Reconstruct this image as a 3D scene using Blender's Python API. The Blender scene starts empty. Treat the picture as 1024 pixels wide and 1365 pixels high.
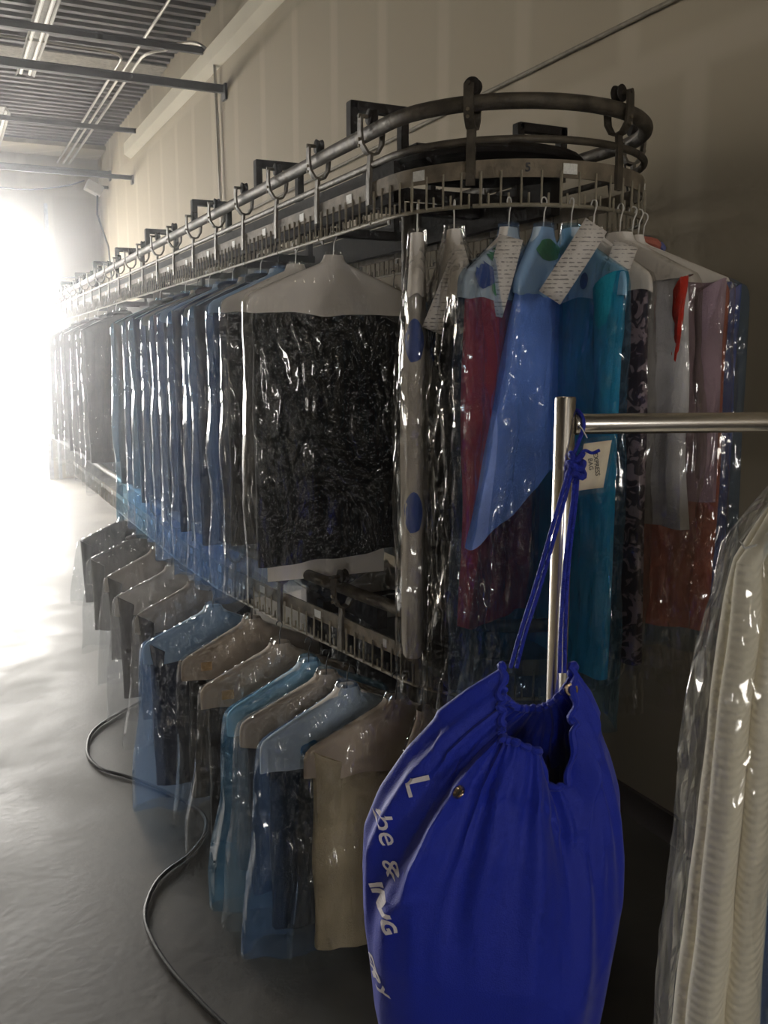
import bpy, bmesh, math, random
from mathutils import Vector, Matrix, noise
from mathutils.bvhtree import BVHTree
R = math.radians
S = bpy.context.scene
COL = S.collection
PI = math.pi

# ------------------------------------------------------------------ camera, world, light
cam_d = bpy.data.cameras.new('camera'); cam = bpy.data.objects.new('camera', cam_d); COL.objects.link(cam)
cam.location = (0, 0, 1.55); cam.rotation_euler = (R(90 - 9.26), 0, R(-25.46))
cam_d.sensor_fit = 'VERTICAL'; cam_d.sensor_height = 24; cam_d.lens = 24 * 1240 / 1365
cam_d.clip_start = .02; cam_d.clip_end = 100
S.camera = cam
S.view_settings.view_transform = 'Standard'; S.view_settings.look = 'None'
S.view_settings.gamma = 1; S.view_settings.use_curve_mapping = False
S.view_settings.exposure = -0.03
cy = S.cycles
cy.use_denoising = True
cy.use_adaptive_sampling = True; cy.adaptive_threshold = .06; cy.adaptive_min_samples = 12
cy.max_bounces = 8; cy.diffuse_bounces = 3; cy.glossy_bounces = 3; cy.transmission_bounces = 4
cy.transparent_max_bounces = 26; cy.volume_bounces = 0
cy.volume_step_rate = 4; cy.volume_max_steps = 64
cy.sample_clamp_indirect = 4; cy.caustics_reflective = False; cy.caustics_refractive = False

SKY = 34.0
FILL_LAMP = 10.0
BLOOM = 0.023
w = bpy.data.worlds.new('daylight'); S.world = w; w.use_nodes = True
w.node_tree.nodes['Background'].inputs[0].default_value = (1, .965, .905, 1)
w.node_tree.nodes['Background'].inputs[1].default_value = SKY

DOOR = (-4.6, 1.25, 3.25)      # x0, x1, height of the opening in the far wall
FARY = 12.9; WALLX = 2.06; CEIL = 4.2; LEFTX = -6.0; BACKY = -5.0

def area(name, loc, rot, sx, sy, power, color=(1, 1, 1), portal=False):
    d = bpy.data.lights.new(name, 'AREA'); d.shape = 'RECTANGLE'; d.size = sx; d.size_y = sy; d.energy = power; d.color = color
    o = bpy.data.objects.new(name, d); o.location = loc; o.rotation_euler = rot; COL.objects.link(o)
    if portal: d.cycles.is_portal = True
    return o
area('door_portal', ((DOOR[0] + DOOR[1]) / 2, FARY + .1, DOOR[2] / 2), (R(-90), 0, 0), DOOR[1] - DOOR[0], DOOR[2], 1, portal=True)

GLINT_WIN = [(-2.6, -2.05, 1.45, 2.85), (.55, 1.1, 1.45, 2.85)]     # two slim windows added behind the camera for glints on the film
for x0, x1, z0, z1 in GLINT_WIN: area('window_portal', ((x0 + x1) / 2, BACKY - .1, (z0 + z1) / 2), (R(90), 0, 0), x1 - x0, z1 - z0, 1, portal=True)

# ------------------------------------------------------------------ materials
def nt(name):
    m = bpy.data.materials.new(name); m.use_nodes = True
    t = m.node_tree; t.nodes.clear()
    o = t.nodes.new('ShaderNodeOutputMaterial')
    return m, t, o
def N(t, typ, **kw):
    n = t.nodes.new(typ)
    for k, v in kw.items():
        if k.startswith('i_'): n.inputs[k[2:].replace('_', ' ')].default_value = v
        else: setattr(n, k, v)
    return n
def c4(c): return (*c, 1)
def coords(t, scale=(1, 1, 1), kind='Object'):
    tc = N(t, 'ShaderNodeTexCoord'); mp = N(t, 'ShaderNodeMapping'); mp.inputs['Scale'].default_value = scale
    t.links.new(tc.outputs[kind], mp.inputs['Vector']); return mp.outputs[0]
def ramp(t, fac, stops):
    r = N(t, 'ShaderNodeValToRGB'); e = r.color_ramp.elements
    e[0].position, e[0].color = stops[0][0], c4(stops[0][1]); e[1].position, e[1].color = stops[-1][0], c4(stops[-1][1])
    for p, c in stops[1:-1]:
        x = e.new(p); x.color = c4(c)
    t.links.new(fac, r.inputs[0]); return r.outputs[0]
def simple(name, col, rough=.6, metal=0, nscale=30, var=.25, bump=.15, bscale=None, spec=.4, scale=(1, 1, 1), emit=None, sheen=0):
    m, t, o = nt(name)
    b = N(t, 'ShaderNodeBsdfPrincipled'); v = coords(t, scale)
    n = N(t, 'ShaderNodeTexNoise'); n.inputs['Scale'].default_value = nscale; n.inputs['Detail'].default_value = 4
    t.links.new(v, n.inputs['Vector'])
    c0 = tuple(max(0, x * (1 - var)) for x in col); c1 = tuple(min(1, x * (1 + var)) for x in col)
    t.links.new(ramp(t, n.outputs['Fac'], [(.3, c0), (.7, c1)]), b.inputs['Base Color'])
    b.inputs['Roughness'].default_value = rough; b.inputs['Metallic'].default_value = metal
    b.inputs['Specular IOR Level'].default_value = spec
    if sheen: b.inputs['Sheen Weight'].default_value = sheen
    if bump:
        n2 = N(t, 'ShaderNodeTexNoise'); n2.inputs['Scale'].default_value = bscale or nscale * 3; n2.inputs['Detail'].default_value = 3
        t.links.new(v, n2.inputs['Vector'])
        bp = N(t, 'ShaderNodeBump'); bp.inputs['Strength'].default_value = bump; bp.inputs['Distance'].default_value = .01
        t.links.new(n2.outputs['Fac'], bp.inputs['Height']); t.links.new(bp.outputs[0], b.inputs['Normal'])
    if emit: b.inputs['Emission Color'].default_value = c4(emit[0]); b.inputs['Emission Strength'].default_value = emit[1]
    t.links.new(b.outputs[0], o.inputs[0]); return m
_fab = {}
def fabric(col, rough=.95):
    k = (tuple(round(x, 3) for x in col), rough)
    if k not in _fab:
        _fab[k] = simple('woven_fabric', col, rough, 0, 9, .18, .25, 260, spec=.15)
    return _fab[k]
def film(name, tint, veil, gloss=1.0, rough=.085, whit=(.8, .85, .9), bump=1.0):
    """thin clear poly film: lets light through, glints on its creases"""
    m, t, o = nt(name)
    v = coords(t, (1, 1, .5))
    wn = N(t, 'ShaderNodeTexNoise'); wn.inputs['Scale'].default_value = 5; wn.inputs['Detail'].default_value = 1; t.links.new(v, wn.inputs['Vector'])
    wm = N(t, 'ShaderNodeMixRGB'); wm.blend_type = 'LINEAR_LIGHT'; wm.inputs[0].default_value = .10
    t.links.new(v, wm.inputs[1]); t.links.new(wn.outputs['Color'], wm.inputs[2])
    hs = []
    for sc, am in ((11, .9), (25, .42)):
        vo = N(t, 'ShaderNodeTexVoronoi'); vo.feature = 'F1'; vo.inputs['Scale'].default_value = sc; t.links.new(wm.outputs[0], vo.inputs['Vector'])
        mu = N(t, 'ShaderNodeMath'); mu.operation = 'MULTIPLY'; mu.inputs[1].default_value = am; t.links.new(vo.outputs['Distance'], mu.inputs[0]); hs.append(mu)
    s1 = N(t, 'ShaderNodeMath'); t.links.new(hs[0].outputs[0], s1.inputs[0]); t.links.new(hs[1].outputs[0], s1.inputs[1]); s2 = s1
    v3 = coords(t, (1, 1, .11)); rg = N(t, 'ShaderNodeTexNoise'); rg.noise_type = 'RIDGED_MULTIFRACTAL'; rg.inputs['Scale'].default_value = 20; rg.inputs['Detail'].default_value = 1; rg.inputs['Distortion'].default_value = .35
    t.links.new(v3, rg.inputs['Vector'])
    vo = N(t, 'ShaderNodeTexVoronoi'); vo.feature = 'F1'; vo.inputs['Scale'].default_value = 4.5; t.links.new(wm.outputs[0], vo.inputs['Vector'])
    s4 = N(t, 'ShaderNodeMath'); s4.operation = 'MULTIPLY_ADD'; s4.inputs[1].default_value = 1.0; t.links.new(vo.outputs['Distance'], s4.inputs[0]); t.links.new(s2.outputs[0], s4.inputs[2]); s2 = s4
    s3 = N(t, 'ShaderNodeMath'); s3.operation = 'MULTIPLY_ADD'; s3.inputs[1].default_value = .30; t.links.new(rg.outputs['Fac'], s3.inputs[0]); t.links.new(s2.outputs[0], s3.inputs[2])
    bp = N(t, 'ShaderNodeBump'); bp.inputs['Strength'].default_value = .85; bp.inputs['Distance'].default_value = .032 * bump
    t.links.new(s3.outputs[0], bp.inputs['Height'])
    tr = N(t, 'ShaderNodeBsdfTransparent'); tr.inputs[0].default_value = c4(tint)
    gl = N(t, 'ShaderNodeBsdfGlossy'); gl.inputs['Color'].default_value = c4((gloss,) * 3); gl.inputs['Roughness'].default_value = rough
    df = N(t, 'ShaderNodeBsdfDiffuse'); df.inputs[0].default_value = c4(whit)
    tl = N(t, 'ShaderNodeBsdfTranslucent'); tl.inputs[0].default_value = c4(whit)
    for x in (gl, df): t.links.new(bp.outputs[0], x.inputs['Normal'])
    dm = N(t, 'ShaderNodeMixShader'); dm.inputs[0].default_value = .5
    t.links.new(df.outputs[0], dm.inputs[1]); t.links.new(tl.outputs[0], dm.inputs[2])
    m1 = N(t, 'ShaderNodeMixShader'); m1.inputs[0].default_value = veil
    t.links.new(tr.outputs[0], m1.inputs[1]); t.links.new(dm.outputs[0], m1.inputs[2])
    ge = N(t, 'ShaderNodeNewGeometry'); dt = N(t, 'ShaderNodeVectorMath'); dt.operation = 'DOT_PRODUCT'
    t.links.new(bp.outputs[0], dt.inputs[0]); t.links.new(ge.outputs['Incoming'], dt.inputs[1])
    def mth(op, a, b=None, c=None):
        n = N(t, 'ShaderNodeMath'); n.operation = op
        for i, x in enumerate((a, b, c)):
            if x is None: continue
            if isinstance(x, (int, float)): n.inputs[i].default_value = x
            else: t.links.new(x, n.inputs[i])
        return n.outputs[0]
    ab = mth('ABSOLUTE', dt.outputs['Value']); fr = mth('MULTIPLY_ADD', mth('POWER', mth('SUBTRACT', 1, ab), 4), .50, .055)
    m2 = N(t, 'ShaderNodeMixShader'); t.links.new(fr, m2.inputs[0])
    t.links.new(m1.outputs[0], m2.inputs[1]); t.links.new(gl.outputs[0], m2.inputs[2])
    t.links.new(m2.outputs[0], o.inputs[0]); return m
FILM = {
 'clear': film('clear_film', (.95, .94, .92), .012, whit=(.75, .72, .68)),
 'swagged': film('swagged_clear_film', (.95, .94, .92), .012, whit=(.75, .72, .68), bump=.22, rough=.075),
 'blue': film('blue_film', (.74, .84, .94), .10, whit=(.25, .42, .75)),
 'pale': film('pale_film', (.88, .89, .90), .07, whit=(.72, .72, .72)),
 'sky': film('sky_film', (.68, .86, .95), .09, whit=(.22, .52, .82)),
}
M_steel = simple('grimy_steel', (.09, .075, .055), .6, .35, 25, .5, .25)
M_dark = simple('dark_steel', (.020, .016, .013), .8, 0, 20, .4, .2, spec=.15)
M_plate = simple('greasy_aluminium', (.20, .165, .12), .7, .1, 22, .4, .15, spec=.2)
M_wirem = simple('zinc_wire', (.27, .24, .18), .6, .2, 30, .3, .1)
M_chrome = simple('brushed_chrome', (.68, .65, .61), .23, 1, 8, .06, 0)
M_white = simple('white_enamel_wire', (.7, .69, .66), .4, 0, 20, .05, 0)
M_black = simple('black_rubber', (.02, .02, .02), .6, 0, 20, .2, .1)
M_paper = simple('white_paper', (.78, .74, .70), .85, 0, 6, .06, .12, 20)
M_paperblue = simple('blue_tinted_paper', (.55, .68, .82), .85, 0, 6, .08, .12, 20)
M_papertan = simple('tan_paper', (.47, .40, .33), .85, 0, 6, .12, .12, 20)
M_label = simple('label_white', (.8, .8, .76), .6, 0, 200, .12, 0)
M_ink = simple('black_ink', (.03, .03, .035), .7, 0, 20, .1, 0)
M_bluei = simple('blue_ink', (.03, .07, .28), .7, 0, 20, .15, 0)
M_greeni = simple('green_ink', (.10, .34, .10), .7, 0, 20, .25, 0)
M_lightink = simple('pale_print', (.72, .68, .72), .7, 0, 50, .15, 0)
M_brass = simple('nickel_eyelet', (.65, .52, .40), .2, 1, 20, .1, 0)
M_conduit = simple('galvanised_conduit', (.55, .52, .47), .35, .6, 20, .1, 0)
M_cord = simple('blue_braid', (.010, .025, .36), .6, 0, 150, .3, .6, 400)
def receipt():
    m, t, o = nt('printed_ticket')
    b = N(t, 'ShaderNodeBsdfPrincipled'); b.inputs['Roughness'].default_value = .8
    v = coords(t)
    wv = N(t, 'ShaderNodeTexWave'); wv.bands_direction = 'Z'; wv.inputs['Scale'].default_value = 38; wv.inputs['Distortion'].default_value = 0
    t.links.new(v, wv.inputs['Vector'])
    ns = N(t, 'ShaderNodeTexNoise'); ns.inputs['Scale'].default_value = 130; t.links.new(v, ns.inputs['Vector'])
    a = N(t, 'ShaderNodeMath'); a.operation = 'MULTIPLY'; t.links.new(wv.outputs['Fac'], a.inputs[0]); t.links.new(ns.outputs['Fac'], a.inputs[1])
    t.links.new(ramp(t, a.outputs[0], [(.42, (.66, .62, .58)), (.52, (.25, .23, .22))]), b.inputs['Base Color'])
    t.links.new(b.outputs[0], o.inputs[0]); return m
M_ticket = receipt()
def pattern_fabric(name, a, bcol, scale):
    m, t, o = nt(name)
    b = N(t, 'ShaderNodeBsdfPrincipled'); b.inputs['Roughness'].default_value = .9
    v = coords(t); ns = N(t, 'ShaderNodeTexNoise'); ns.inputs['Scale'].default_value = scale; ns.inputs['Distortion'].default_value = 1.5
    t.links.new(v, ns.inputs['Vector'])
    t.links.new(ramp(t, ns.outputs['Fac'], [(.5, a), (.56, bcol)]), b.inputs['Base Color'])
    t.links.new(b.outputs[0], o.inputs[0]); return m
M_pat = pattern_fabric('floral_fabric', (.03, .02, .035), (.26, .21, .25), 34)
M_knit_mat = None
def knit():
    m, t, o = nt('cream_chenille')
    b = N(t, 'ShaderNodeBsdfPrincipled'); b.inputs['Roughness'].default_value = .95; b.inputs['Base Color'].default_value = (.92, .85, .68, 1)
    b.inputs['Sheen Weight'].default_value = .2
    tc = N(t, 'ShaderNodeTexCoord'); mp = N(t, 'ShaderNodeMapping'); mp.inputs['Rotation'].default_value = (0, R(30), 0)
    t.links.new(tc.outputs['Object'], mp.inputs[0])
    w1 = N(t, 'ShaderNodeTexWave'); w1.bands_direction = 'Z'; w1.inputs['Scale'].default_value = 30; w1.inputs['Distortion'].default_value = 1.2; w1.inputs['Detail Scale'].default_value = 3
    t.links.new(mp.outputs[0], w1.inputs[0])
    bp = N(t, 'ShaderNodeBump'); bp.inputs['Strength'].default_value = .35; bp.inputs['Distance'].default_value = .004
    t.links.new(w1.outputs['Fac'], bp.inputs['Height']); t.links.new(bp.outputs[0], b.inputs['Normal'])
    t.links.new(b.outputs[0], o.inputs[0]); return m
def wallmat():
    m, t, o = nt('taped_drywall')
    b = N(t, 'ShaderNodeBsdfPrincipled'); b.inputs['Roughness'].default_value = .85; b.inputs['Specular IOR Level'].default_value = .2
    tc = N(t, 'ShaderNodeTexCoord'); sp = N(t, 'ShaderNodeSeparateXYZ'); t.links.new(tc.outputs['Object'], sp.inputs[0])
    cb = N(t, 'ShaderNodeCombineXYZ'); 
    add = N(t, 'ShaderNodeMath'); add.operation = 'ADD'; t.links.new(sp.outputs[0], add.inputs[0]); t.links.new(sp.outputs[1], add.inputs[1])
    t.links.new(add.outputs[0], cb.inputs[0]); t.links.new(sp.outputs[2], cb.inputs[1])
    br = N(t, 'ShaderNodeTexBrick'); br.inputs['Scale'].default_value = 1; br.inputs['Brick Width'].default_value = .61; br.inputs['Row Height'].default_value = 1.22
    br.inputs['Mortar Size'].default_value = .075; br.inputs['Mortar Smooth'].default_value = .7; br.offset = .5
    br.inputs['Color1'].default_value = (.34, .29, .21, 1); br.inputs['Color2'].default_value = (.36, .31, .225, 1); br.inputs['Mortar'].default_value = (.46, .405, .31, 1)
    t.links.new(cb.outputs[0], br.inputs['Vector'])
    ns = N(t, 'ShaderNodeTexNoise'); ns.inputs['Scale'].default_value = 1.6; ns.inputs['Detail'].default_value = 5; t.links.new(cb.outputs[0], ns.inputs['Vector'])
    mx = N(t, 'ShaderNodeMixRGB'); mx.blend_type = 'MIX'; t.links.new(ns.outputs['Fac'], mx.inputs[0])
    t.links.new(br.outputs['Color'], mx.inputs[1]); mx.inputs[2].default_value = (.36, .31, .23, 1)
    t.links.new(mx.outputs[0], b.inputs['Base Color'])
    n2 = N(t, 'ShaderNodeTexNoise'); n2.inputs['Scale'].default_value = 60; bp = N(t, 'ShaderNodeBump'); bp.inputs['Strength'].default_value = .08
    t.links.new(n2.outputs['Fac'], bp.inputs['Height']); t.links.new(bp.outputs[0], b.inputs['Normal'])
    t.links.new(b.outputs[0], o.inputs[0]); return m
M_wall = wallmat()
M_ledge = simple('cream_paint', (.80, .74, .60), .6, 0, 4, .05, .05)
M_deck = simple('galvanised_deck', (.12, .105, .10), .6, .2, 6, .3, .1)
M_beam = simple('primer_beam', (.045, .036, .034), .7, 0, 10, .2, .1)
M_base = simple('dark_baseboard', (.055, .04, .035), .6, 0, 10, .2, .1)
def floormat():
    m, t, o = nt('sealed_concrete')
    b = N(t, 'ShaderNodeBsdfPrincipled'); v = coords(t)
    n = N(t, 'ShaderNodeTexNoise'); n.inputs['Scale'].default_value = 1.7; n.inputs['Detail'].default_value = 8; n.inputs['Roughness'].default_value = .65; t.links.new(v, n.inputs[0])
    t.links.new(ramp(t, n.outputs['Fac'], [(.3, (.045, .042, .035)), (.5, (.09, .083, .07)), (.72, (.15, .14, .12))]), b.inputs['Base Color'])
    t.links.new(ramp(t, n.outputs['Fac'], [(.35, (.40,) * 3), (.7, (.65,) * 3)]), b.inputs['Roughness'])
    n2 = N(t, 'ShaderNodeTexNoise'); n2.inputs['Scale'].default_value = 35; n2.inputs['Detail'].default_value = 4; t.links.new(v, n2.inputs[0])
    bp = N(t, 'ShaderNodeBump'); bp.inputs['Strength'].default_value = .07; bp.inputs['Distance'].default_value = .012
    t.links.new(n2.outputs['Fac'], bp.inputs['Height']); t.links.new(bp.outputs[0], b.inputs['Normal'])
    t.links.new(b.outputs[0], o.inputs[0]); return m
M_floor = floormat()
M_outside = simple('pale_concrete', (.6, .6, .58), .8, 0, 3, .1, .1)  # concrete that is light in its own colour

# ------------------------------------------------------------------ mesh helpers
class MB:
    def __init__(s): s.v = []; s.f = []
    def grid(s, pts, cu=False, cv=False):
        n = len(pts); k = len(pts[0]); b = len(s.v)
        for r in pts: s.v.extend(tuple(p) for p in r)
        for i in range(n if cv else n - 1):
            for j in range(k if cu else k - 1):
                i2 = (i + 1) % n; j2 = (j + 1) % k
                s.f.append((b + i * k + j, b + i * k + j2, b + i2 * k + j2, b + i2 * k + j))
        return s
    def box(s, c, size, rz=0, rx=0, ry=0):
        b = len(s.v); M = Matrix.Rotation(rz, 3, 'Z') @ Matrix.Rotation(ry, 3, 'Y') @ Matrix.Rotation(rx, 3, 'X'); c = Vector(c)
        for x in (-.5, .5):
            for y in (-.5, .5):
                for z in (-.5, .5): s.v.append(tuple(c + M @ Vector((x * size[0], y * size[1], z * size[2]))))
        for q in ((0, 1, 3, 2), (4, 6, 7, 5), (0, 4, 5, 1), (2, 3, 7, 6), (0, 2, 6, 4), (1, 5, 7, 3)): s.f.append(tuple(b + i for i in q))
        return s
    def tube(s, path, r, n=8, closed=False, caps=True):
        path = [Vector(p) for p in path]; m = len(path); rows = []
        up = None
        for i, p in enumerate(path):
            a = path[(i - 1) % m] if (closed or i) else p; c = path[(i + 1) % m] if (closed or i < m - 1) else p
            d = (c - a).normalized()
            if up is None:
                up = Vector((0, 0, 1)) if abs(d.z) < .9 else Vector((1, 0, 0))
            x = d.cross(up).normalized(); up = x.cross(d).normalized()
            rr = r[i] if isinstance(r, (list, tuple)) else r
            rows.append([p + (x * math.cos(2 * PI * k / n) + up * math.sin(2 * PI * k / n)) * rr for k in range(n)])
        b = len(s.v); s.grid(rows, cu=True, cv=closed)
        if caps and not closed:
            s.f.append(tuple(b + k for k in range(n))[::-1]); s.f.append(tuple(b + (m - 1) * n + k for k in range(n)))
        return s
    def lathe(s, c, prof, axis='Z', n=20):
        c = Vector(c); rows = []
        ax = {'Z': (Vector((1, 0, 0)), Vector((0, 1, 0)), Vector((0, 0, 1))), 'Y': (Vector((1, 0, 0)), Vector((0, 0, 1)), Vector((0, 1, 0))), 'X': (Vector((0, 1, 0)), Vector((0, 0, 1)), Vector((1, 0, 0)))}
        a, b_, d = ax[axis] if isinstance(axis, str) else axis
        for r, h in prof: rows.append([c + a * (r * math.cos(2 * PI * k / n)) + b_ * (r * math.sin(2 * PI * k / n)) + d * h for k in range(n)])
        return s.grid(rows, cu=True)
    def sweep(s, path, prof):
        """sweep a 2D profile (side, z) along a horizontal path"""
        rows = []; m = len(path)
        for i, p in enumerate(path):
            a = Vector(path[max(0, i - 1)]); c = Vector(path[min(m - 1, i + 1)]); d = (c - a); d.z = 0; d.normalize()
            nrm = Vector((d.y, -d.x, 0)); p = Vector(p)
            rows.append([p + nrm * q[0] + Vector((0, 0, q[1])) for q in prof])
        b = len(s.v); k = len(prof); s.grid(rows, cu=True)
        s.f.append(tuple(b + j for j in range(k))); s.f.append(tuple(b + (m - 1) * k + j for j in range(k))[::-1])
        return s
    def mesh(s, name):
        me = bpy.data.meshes.new(name); me.from_pydata(s.v, [], s.f); me.update(); return me
    def build(s, name, mat, parent=None, smooth=True, solid=0, bevel=0):
        me = s.mesh(name); me.materials.append(mat)
        bm = bmesh.new(); bm.from_mesh(me); bmesh.ops.recalc_face_normals(bm, faces=bm.faces); bm.to_mesh(me); bm.free()
        if smooth:
            me.shade_smooth()
            me.set_sharp_from_angle(angle=R(40))
        o = bpy.data.objects.new(name, me); COL.objects.link(o)
        if parent: o.parent = parent
        if solid: md = o.modifiers.new('t', 'SOLIDIFY'); md.thickness = solid; md.offset = 0
        if bevel: md = o.modifiers.new('b', 'BEVEL'); md.width = bevel; md.segments = 2
        return o
    def bvh(s): return BVHTree.FromPolygons([Vector(v) for v in s.v], s.f)

def thing(name, label, cat, loc=(0, 0, 0), rz=0, group=None):
    o = bpy.data.objects.new(name, None); COL.objects.link(o); o.location = loc; o.rotation_euler = (0, 0, rz)
    o.empty_display_size = .05
    return tag(o, label, cat, group)
def tag(o, label, cat, group=None):
    o['label'] = label; o['category'] = cat
    if group: o['group'] = group
    return o
def struct(o): o['kind'] = 'structure'; return o
def dup(o, parent=None):
    c = o.copy(); COL.objects.link(c); c.parent = parent
    for ch in o.children: dup(ch, c)
    return c
def text2d(body, size, bold=0, shear=0):
    cu = bpy.data.curves.new('lettering', 'FONT'); cu.body = body; cu.size = size; cu.offset = bold; cu.shear = shear
    cu.align_x = 'CENTER'; cu.align_y = 'CENTER'; cu.resolution_u = 3
    o = bpy.data.objects.new('lettering', cu); COL.objects.link(o)
    me = o.to_mesh()
    bm = bmesh.new(); bm.from_mesh(me)
    bmesh.ops.triangulate(bm, faces=bm.faces[:])
    bmesh.ops.subdivide_edges(bm, edges=[e for e in bm.edges if e.calc_length() > size * .25], cuts=2)
    bmesh.ops.triangulate(bm, faces=bm.faces[:])
    bm.verts.ensure_lookup_table()
    v = [(x.co.x, x.co.y) for x in bm.verts]; f = [tuple(q.index for q in x.verts) for x in bm.faces]
    bm.free(); o.to_mesh_clear(); COL.objects.unlink(o); bpy.data.objects.remove(o); bpy.data.curves.remove(cu)
    return v, f
def disc2d(rx, ry, n=20, rings=4, wob=0, seed=0):
    v = [(0, 0)]; f = []
    for r in range(1, rings + 1):
        for k in range(n):
            a = 2 * PI * k / n; q = 1 + wob * noise.noise(Vector((math.cos(a) * 1.5, math.sin(a) * 1.5, seed)))
            v.append((rx * q * r / rings * math.cos(a), ry * q * r / rings * math.sin(a)))
    for k in range(n): f.append((0, 1 + k, 1 + (k + 1) % n))
    for r in range(rings - 1):
        for k in range(n):
            a = 1 + r * n + k; b = 1 + r * n + (k + 1) % n
            f.append((a, a + n, b + n, b))
    return v, f
def rect2d(w_, h_, n=5):
    v = [((i / n - .5) * w_, (j / n - .5) * h_) for j in range(n + 1) for i in range(n + 1)]
    f = [(j * (n + 1) + i, j * (n + 1) + i + 1, (j + 1) * (n + 1) + i + 1, (j + 1) * (n + 1) + i) for j in range(n) for i in range(n)]
    return v, f
def decal(shape, bvh, org, ux, uy, rot=0, lift=.002):
    """lay a flat printed shape onto a surface"""
    ux, uy, org = Vector(ux), Vector(uy), Vector(org); d = uy.cross(ux).normalized()   # direction of projection, away from viewer
    m = MB(); c, s_ = math.cos(rot), math.sin(rot); ok = []
    for (x, y) in shape[0]:
        p = org + ux * (x * c - y * s_) + uy * (x * s_ + y * c)
        h = bvh.ray_cast(p - d * .5, d)
        if h[0] is None: ok.append(False); m.v.append(tuple(p))
        else: ok.append(True); m.v.append(tuple(h[0] - d * lift))
    m.f = [f for f in shape[1] if all(ok[i] for i in f)]
    used = sorted({i for f in m.f for i in f}); mp = {o: n for n, o in enumerate(used)}
    m.v = [m.v[i] for i in used]; m.f = [tuple(mp[i] for i in f) for f in m.f]
    return m

# ------------------------------------------------------------------ room
def slab(name, c, size, mat): return struct(MB().box(c, size).build(name, mat, smooth=False))
slab('floor', ((LEFTX + WALLX) / 2, (FARY + BACKY) / 2, -.05), (WALLX - LEFTX + .4, FARY - BACKY + .4, .1), M_floor)
slab('ground_outside', (-2, FARY + 8.2, -.06), (30, 16, .1), M_outside)
# right-hand wall: upper part stands back behind a shallow ledge
slab('wall_right', (WALLX + .1, (FARY + BACKY) / 2, CEIL / 2), (.2, FARY - BACKY + .4, CEIL), M_wall)
slab('wall_left', (LEFTX - .1, (FARY + BACKY) / 2, CEIL / 2), (.2, FARY - BACKY + .4, CEIL), M_wall)
bw_ = MB(); xs_ = [LEFTX, GLINT_WIN[0][0], GLINT_WIN[0][1], GLINT_WIN[1][0], GLINT_WIN[1][1], WALLX]
for i in (0, 2, 4): bw_.box(((xs_[i] + xs_[i + 1]) / 2, BACKY - .1, CEIL / 2), (xs_[i + 1] - xs_[i], .2, CEIL))
for x0, x1, z0, z1 in GLINT_WIN:
    bw_.box(((x0 + x1) / 2, BACKY - .1, z0 / 2), (x1 - x0, .2, z0)); bw_.box(((x0 + x1) / 2, BACKY - .1, (z1 + CEIL) / 2), (x1 - x0, .2, CEIL - z1))
struct(bw_.build('wall_back', M_wall, smooth=False))
for n_, (x0, x1, z0, z1) in enumerate(GLINT_WIN):
    fm = MB()
    for xx in (x0 + .02, x1 - .02): fm.box((xx, BACKY - .05, (z0 + z1) / 2), (.04, .06, z1 - z0))
    for zz in (z0 + .02, (z0 + z1) / 2, z1 - .02): fm.box(((x0 + x1) / 2, BACKY - .05, zz), (x1 - x0, .06, .04))
    struct(fm.build('window_%d' % (n_ + 1), M_ledge, smooth=False))  # frame of an unseen window, added to feed the film glints
fw = MB()
fw.box(((DOOR[1] + WALLX) / 2, FARY + .1, CEIL / 2), (WALLX - DOOR[1], .2, CEIL))
fw.box(((LEFTX + DOOR[0]) / 2, FARY + .1, CEIL / 2), (DOOR[0] - LEFTX, .2, CEIL))
fw.box(((DOOR[0] + DOOR[1]) / 2, FARY + .1, (CEIL + DOOR[2]) / 2), (DOOR[1] - DOOR[0], .2, CEIL - DOOR[2]))
struct(fw.build('wall_far', M_wall, smooth=False))
tr = MB(); tr.sweep([(WALLX, BACKY, 0), (WALLX, 10.7, 0)], [(0, 3.70), (-.07, 3.74), (-.07, 3.85), (0, 3.90)])
struct(tr.build('trim_1', M_ledge, smooth=False))
slab('baseboard_right', (WALLX - .008, (FARY + BACKY) / 2, .05), (.016, FARY - BACKY, .10), M_base)
dk = MB(); rows = []; y = BACKY
prof = [(0, 0), (.055, 0), (.075, -.045), (.13, -.045)]
while y < FARY:
    for a, z in prof: rows.append([(LEFTX, y + a, CEIL + z), (WALLX, y + a, CEIL + z)])
    y += .15
dk.grid(rows); struct(dk.build('ceiling', M_deck, smooth=False))
slab('roof', ((LEFTX + WALLX) / 2, (FARY + BACKY) / 2, CEIL + .1), (WALLX - LEFTX + .4, FARY - BACKY + .4, .12), M_dark)
# purlins and joist chords under the deck
for i, (yy, zz, hh, x1) in enumerate([(7.37, 3.86, .07, WALLX), (7.03, 3.51, .08, WALLX), (10.03, 3.84, .06, WALLX), (10.62, 3.49, .06, WALLX), (11.97, 3.76, .08, WALLX),
                                      (4.2, 3.86, .07, WALLX), (3.9, 3.51, .08, WALLX), (1.0, 3.86, .07, WALLX), (-2.0, 3.86, .07, WALLX)]):
    m = MB(); m.box(((LEFTX + x1) / 2, yy, zz), (x1 - LEFTX, .015, hh * .6)); m.box(((LEFTX + x1) / 2, yy, zz - hh * .3), (x1 - LEFTX, .035, .008)); m.box(((LEFTX + x1) / 2, yy, zz + hh * .3), (x1 - LEFTX, .035, .008))
    m.box((x1 - .01, yy, zz - .02), (.02, .09, hh + .03))
    struct(m.build('ceiling_beam', M_beam, smooth=False))
slab('trim_2', ((LEFTX + WALLX) / 2, 9.0, CEIL - .05), (WALLX - LEFTX, .30, .012), simple('pale_roof_strip', (.42, .39, .34), .6))
slab('trim_3', ((LEFTX + WALLX) / 2, 12.55, CEIL - .09), (WALLX - LEFTX, .62, .05), M_wall)
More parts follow.
